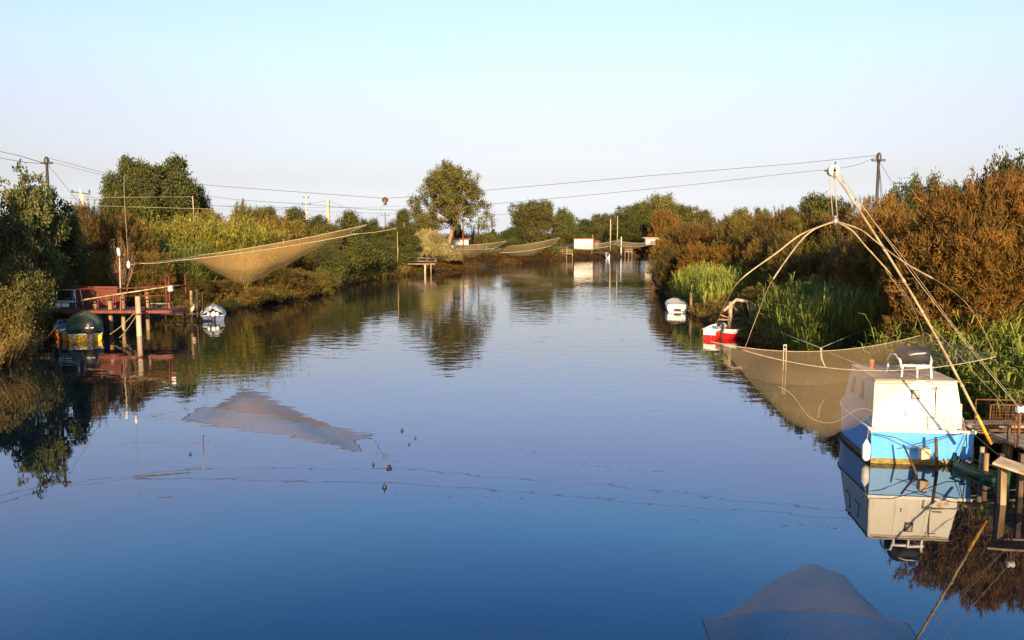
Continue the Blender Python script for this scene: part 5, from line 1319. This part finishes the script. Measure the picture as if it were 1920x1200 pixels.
# things on the transom
R3 = Matrix.Rotation(BR, 3, 'Z')
def bl(x, y, z): return R3 @ Vector((x, y, z)) + BO
q = P(1733, 851, 18.6); t = thing('bucket', 'pale square bucket hanging on ropes against the blue transom', 'bucket', q - Vector((0, 0, .13)))
bevel(MB().box(q, (.2, .16, .25), top=(1.15, 1.15)).build('body', M['plastic_tan'], t), .015)
MB().tube([q + Vector((-.11, -.04, .12)), q + Vector((0, -.06, .2)), q + Vector((.11, -.04, .12))], .01, 5).build('handle', M['rope_dark'], t)
o = MB().tube([P(1757, 888, 18.5) - Vector((0, 0, .5)), P(1757, 888, 18.5), P(1755, 820, 18.5)], [.042, .04, .036], 8).build('mooring_pile', M['wood_dark'], loc=P(1757, 880, 18.5)); tag(o, 'dark upright stake in the water against the blue transom', 'stake')
o = MB().tube([P(1722, 893, 18.2) - Vector((-.1, 0, .3)), P(1717, 885, 18.2), P(1694, 834, 18.6)], [.034, .03, .022], 8).build('mooring_pile', M['wood_dark'], loc=P(1717, 885, 18.2)); tag(o, 'slanting dark stake leaning on the blue transom', 'stake')
for (pts, lb, m_) in (
  (((1636, 813, 18.9), (1678, 820, 18.7), (1735, 846, 18.5), (1775, 875, 18.2), (1850, 912, 17.5)), 'dark rope from the left end of the transom past the bucket to the pier', 'rope_dark'),
  (((1742, 836, 18.6), (1700, 842, 18.6), (1745, 830, 18.6), (1790, 815, 18.7), (1812, 812, 18.7)), 'loose dark rope looped over the transom', 'rope_dark'),
  (((1812, 815, 18.8), (1803, 845, 18.7), (1796, 868, 18.6)), 'short dark rope down the right part of the transom', 'rope_dark'),
  (((1797, 788, 19.2), (1850, 835, 18.6), (1920, 892, 17.6)), 'rope from the cabin corner down under the pier', 'rope')):
    cable([P(*q) for q in pts], .011, lb, 'mooring_rope', m_)
o = MB().box(P(1635, 813, 18.85), (.08, .06, .04)).build('cleat', M['rust'], hb)
mb = MB(); rg = random.Random(4)
for k in range(7):
    a = bl(.92 + rg.uniform(-.15, .25), .25 + rg.uniform(-.15, .1), zd + .04 + k * .015); mb.beam(a, a + Vector((rg.uniform(.2, .4), rg.uniform(-.1, .1), rg.uniform(-.02, .05))), .06, .03)
o = mb.build('driftwood', M['wood'], loc=bl(1.0, .2, zd)); tag(o, 'small heap of wood scraps on the right corner of the stern deck', 'wood scraps', kind='stuff')

# white plastic lounger frame on the roof with a black bag on it
rz_ = zd + .015 + ch + .05
cp = bl(.02, 1.15, rz_)
ch_ = thing('plastic_chair', 'white plastic garden chair lying on the cabin roof', 'chair', cp, BR)
def leg(x, y, x2, y2, h=.26): return MB().box(((x + x2) / 2, (y + y2) / 2, h / 2), (.045, .05, h), top=(1.1, 1.1))
for (x, y) in ((-.33, -.45), (-.02, -.62), (.34, -.55), (.26, -.1), (-.45, .25)):
    MB().beam((x, y, 0), (x * .94, y * .97, .27), .042, .05).build('leg', M['white_clean'], ch_, world=False)
mb = MB(); mb.beam((-.36, -.44, .29), (.30, -.44, .29), .07, .045); mb.beam((-.05, -.6, .26), (.38, -.52, .26), .05, .04); mb.beam((.30, -.5, .28), (.25, .1, .28), .06, .04)
mb.build('seat', M['white_clean'], ch_, world=False)
for sx in (-1, 1):
    MB().tube([(sx * .34, -.46, .22), (sx * .37, -.42, .42), (sx * .40, -.2, .52), (sx * .42, .1, .50), (sx * .44, .3, .3)], [.03, .032, .03, .03, .028], 8).build('armrest', M['white_clean'], ch_, world=False)
bg_ = thing('black_bag', 'black plastic bag slumped over the white plastic chair', 'bag', cp + Vector((0, 0, .3)), BR)
mb = MB(); vs = []; fs = []; nu_, nv_ = 28, 14; rg = np.random.default_rng(9)
for i in range(nv_ + 1):
    v = math.pi * i / nv_
    for j in range(nu_):
        u = 2 * math.pi * j / nu_; ex = lambda a, p: math.copysign(abs(a) ** p, a)
        r = 1 + .05 * math.sin(3 * u + 2 * v) + .04 * math.sin(7 * u - 3 * v)
        vs.append((.38 * ex(math.sin(v), .45) * ex(math.cos(u), .6) * r + .03 * math.cos(v), -.12 + .40 * ex(math.sin(v), .5) * ex(math.sin(u), .6) * r, .22 + .20 * ex(math.cos(v), .7) * r))
for i in range(nv_):
    for j in range(nu_): fs.append((i * nu_ + j, i * nu_ + (j + 1) % nu_, (i + 1) * nu_ + (j + 1) % nu_, (i + 1) * nu_ + j))
mb.add(vs, fs, True); mb.build('sack', M['bag'], bg_, world=False)
MB().tube([(-.20, -.53, .26), (-.05, -.545, .30), (.12, -.54, .31), (.2, -.53, .32)], [.008, .02, .018, .008], 6).build('tear', M['white_clean'], bg_, world=False)

# kayak
kc = P(1826, 880, 18.2)
t = thing('kayak', 'dark green sit-on kayak floating between the blue hull and the pier', 'kayak', (P(1835, 885, 18.2).x, 18.15, 0), math.radians(16))
vs = []; fs = []; n = 20
for i in range(n + 1):
    s = i / n * 2 - 1; w = .38 * (1 - abs(s) ** 2.6) + .01; zt = .22 + .12 * abs(s) ** 3
    for j in range(12):
        a = 2 * math.pi * j / 12; x = w * math.cos(a); z = math.sin(a)
        z = zt * z if z > 0 else .13 * z
        if z > 0 and abs(s) < .75 and abs(math.cos(a)) < .7: z = zt * .55
        vs.append((x * .85, s * .8, z * .9 + .02))
for i in range(n):
    for j in range(12): fs.append((i * 12 + j, i * 12 + (j + 1) % 12, (i + 1) * 12 + (j + 1) % 12, (i + 1) * 12 + j))
MB().add(vs, fs, True).build('hull', M['kayak'], t, world=False)
mb = MB()
for k in range(5): mb.tube([(-.16, .15 + k * .13, .19), (.16, .2 + k * .13, .19)], .012, 5)
mb.build('bungee', M['rubber'], t, world=False)
MB().tube([(-.26, -.6, .23), (-.34, 0, .2), (-.26, .6, .23)], .018, 6).tube([(.26, -.6, .23), (.34, 0, .2), (.26, .6, .23)], .018, 6).build('rim', M['tarp_green'], t, world=False)

# ------------------------------------------------------------------ wooden pier on the right
px0 = P(1866, 828, 18).x; PZ = .95
pier = thing('wooden_pier', 'weathered plank pier on posts at the right edge', 'pier', (px0 + 1.2, 17.6, 0))
mb = MB(); x = px0
for k in range(14):
    mb.box((x + .1 + k * .215, 17.35, PZ + .01 * ((k * 7) % 3 - 1)), (.2, 1.75, .045), rz=.0)
mb.build('deck', M['wood_grey'], pier)
MB().box((px0 + 1.5, 16.52, PZ - .1), (3.1, .08, .14)).box((px0 + 1.5, 18.1, PZ - .1), (3.1, .08, .14)).build('edge_beam', M['wood'], pier)
for (px, dd, yt, r, lb_) in ((1850, 18.0, 850, .055, 'wood'), (1842, 18.2, 838, .05, 'wood_grey'), (1822, 19.4, 835, .06, 'wood')):
    q = P(px, yt, dd); tag(MB().tube([(q.x, dd, -.8), q], [r * 1.05, r], 8).build('mooring_pile', M[lb_], loc=(q.x, dd, 0)), {1850: 'pale pole in the water in front of the leaning mast foot', 1842: 'grey pole just left of the leaning mast foot', 1822: 'reddish pole at the right corner of the blue transom'}[px], 'post')
for (px, dd) in ((1876, 16.6), (1915, 16.6), (1890, 18.1), (1960, 16.6)):
    xq = P(px, 870, dd).x; MB().beam((xq, dd, -.8), (xq, dd, PZ - .02), .10, .10).build('stilt', M['wood_dark'], pier)
# lower bench-like plank in front
q1, q2 = P(1868, 863, 16.2), P(1990, 905, 15.4)
t = thing('gangplank', 'pale broad plank sloping beside the pier on a thick leg', 'plank', (q1.x + .3, 16, 0))
bevel(MB().beam(q1, q2, .62, .05).build('board', M['wood_pale'], t), .008)
MB().beam((P(1876, 920, 16.2).x, 16.1, -.6), (P(1874, 870, 16.2).x, 16.1, q1.z - .04), .12, .12).build('leg', M['wood'], t)
# railing post with white winch, shelf
wq = WN
t = thing('winch_post', 'thin steel post with a white winch head on the pier', 'winch', (wq.x, wq.y, PZ + .03))
MB().tube([(wq.x, wq.y, PZ), wq], .03, 8).build('post', M['rust'], t)
MB().lathe(wq + Vector((-.07, 0, 0)), [(0, 0), (.075, 0), (.08, .03), (.05, .05), (.05, .09), (.08, .11), (.075, .14), (0, .14)], 14, 'X').build('drum', M['white_clean'], t)
MB().tube([wq + Vector((-.06, 0, -.1)), wq + Vector((-.1, 0, -.4)), wq + Vector((-.06, 0, -.85))], .015, 5).build('crank', M['rust'], t)
q = P(1905, 798, 17.6); t = thing('shelf', 'short wooden shelf board standing on the pier by the winch', 'shelf', (q.x, 17.6, PZ))
MB().box(q + Vector((.2, 0, 0)), (.85, .25, .05)).build('board', M['wood'], t)
for sx in (-.15, .5): MB().box((q.x + sx, 17.6, (PZ + q.z) / 2), (.05, .05, q.z - PZ - .03)).build('leg', M['wood_dark'], t)
# wire cage
q = P(1853, 757, 18.6); q2 = P(1908, 820, 18.6)
t = thing('wire_cage', 'rusty wire mesh cage standing behind the foot of the leaning mast', 'cage', ((q.x + q2.x) / 2, 18.6, PZ))
mb = MB()
for yy in (18.5, 19.1):
    mb.tube([(q.x, yy, q.z), (q2.x + .3, yy, q.z - .02)], .018, 5); mb.tube([(q.x, yy, PZ), (q2.x + .3, yy, PZ)], .018, 5)
    for xx in (q.x, q2.x + .3): mb.tube([(xx, yy, PZ), (xx, yy, q.z)], .018, 5)
mb.build('frame', M['rust'], t)
mb = MB()
for k in range(22):
    xx = q.x + (q2.x + .3 - q.x) * k / 21; mb.tube([(xx, 18.5, PZ), (xx + .02 * math.sin(k * 2), 18.5, q.z)], .006, 4)
for k in range(9):
    zz = PZ + (q.z - PZ) * k / 8; mb.tube([(q.x, 18.5, zz), (q2.x + .3, 18.5, zz)], .005, 4)
mb.build('mesh', M['rust'], t)
# wood and pots between boat and pier
rg = random.Random(8); mb = MB()
for k in range(12):
    a = P(1815 + rg.uniform(0, 35), 800 + rg.uniform(0, 8), 19.2 + rg.uniform(-.3, .3)); mb.beam(a, a + Vector((rg.uniform(.2, .6), rg.uniform(-.2, .2), rg.uniform(-.08, .05))), rg.uniform(.04, .12), .03)
o = mb.build('driftwood', M['wood'], loc=P(1830, 808, 19.2)); tag(o, 'jumble of old planks between the houseboat and the pier', 'old planks', kind='stuff')
q = P(1829, 802, 18.9); o = MB().lathe(q, [(.15, 0), (.2, .02), (.2, .06), (.17, .07), (.1, .05), (0, .05)], 16).build('basin', M['plastic_tan'], loc=q); tag(o, 'pale shallow basin on the planks right of the cabin', 'basin')
t = thing('walkway', 'low plank walkway in the shade linking the houseboat and the pier', 'walkway', (P(1835, 815, 19.3).x, 19.4, 0))
MB().box((P(1850, 815, 19.4).x, 19.4, .92), (1.9, .6, .05)).build('deck', M['wood_grey'], t)
for px in (1818, 1846, 1880): x = P(px, 830, 19.2).x; MB().tube([(x, 19.15, -.7), (x, 19.15, .9)], .05, 7).build('stilt', M['wood_dark'], t)

# ------------------------------------------------------------------ floats and debris on the water
for (px, py, r, lb) in ((721, 914, .055, 'largest dark float in the middle of the river'), (700, 872, .035, 'dark float up and left of the largest one'), (754, 808, .045, 'dark float furthest from the bridge'),
                        (767, 834, .03, 'tiny float halfway between the two pairs'), (779, 822, .03, 'small float standing off to the right of the group'), (357, 852, .035, 'lone dark float in front of the left trees reflection')):
    g_ = G(px, py); t = tag(MB().lathe((g_.x, g_.y, 0), [(0, -r * .6), (r * .8, -r * .3), (r, r * .3), (r * .75, r * .9), (r * .2, r * 1.3), (r * .15, r * 2.4), (0, r * 2.5)], 10).build('net_float', M['rubber'], loc=(g_.x, g_.y, 0)), lb, 'float', 'dark floats on the water')
o = MB().tube([G(250, 893), G(290, 891), G(315, 889), G(357, 886)], [.012, .022, .02, .01], 5).build('floating_stick', M['wood_dark'], loc=G(300, 890)); tag(o, 'thin dark stick floating flat on the water on the left', 'stick')
o = MB().tube([G(296, 933), G(322, 932)], .01, 5).build('floating_stick', M['wood_dark'], loc=G(300, 933)); tag(o, 'tiny twig floating below the long dark stick', 'stick')
rg = np.random.default_rng(12); mb = MB()
def fleck_line(x0, y0, x1, y1, n, spread):
    for k in range(n):
        s = rg.random(); a = G(x0 + (x1 - x0) * s + rg.normal() * 4, y0 + (y1 - y0) * s + rg.normal() * spread); L_ = rg.uniform(.01, .06)
        mb.add([a + Vector((-L_, -.004, .004)), a + Vector((L_, -.006, .004)), a + Vector((L_ * .7, .008, .004)), a + Vector((-L_ * .6, .006, .004))], [(0, 1, 2, 3)])
fleck_line(740, 926, 1000, 936, 14, 2.5); fleck_line(1280, 975, 1600, 990, 12, 2.5); fleck_line(960, 840, 1010, 850, 12, 2); fleck_line(1050, 870, 1250, 884, 20, 3)  # first two runs imitate the broken reflection of the overhead cable
o = mb.build('debris_and_reflection', M['rope_dark'], loc=(0, 16, 0)); tag(o, 'broken flecks tracing the cable reflection, and tiny leaves and scum on the water', 'debris', kind='stuff')
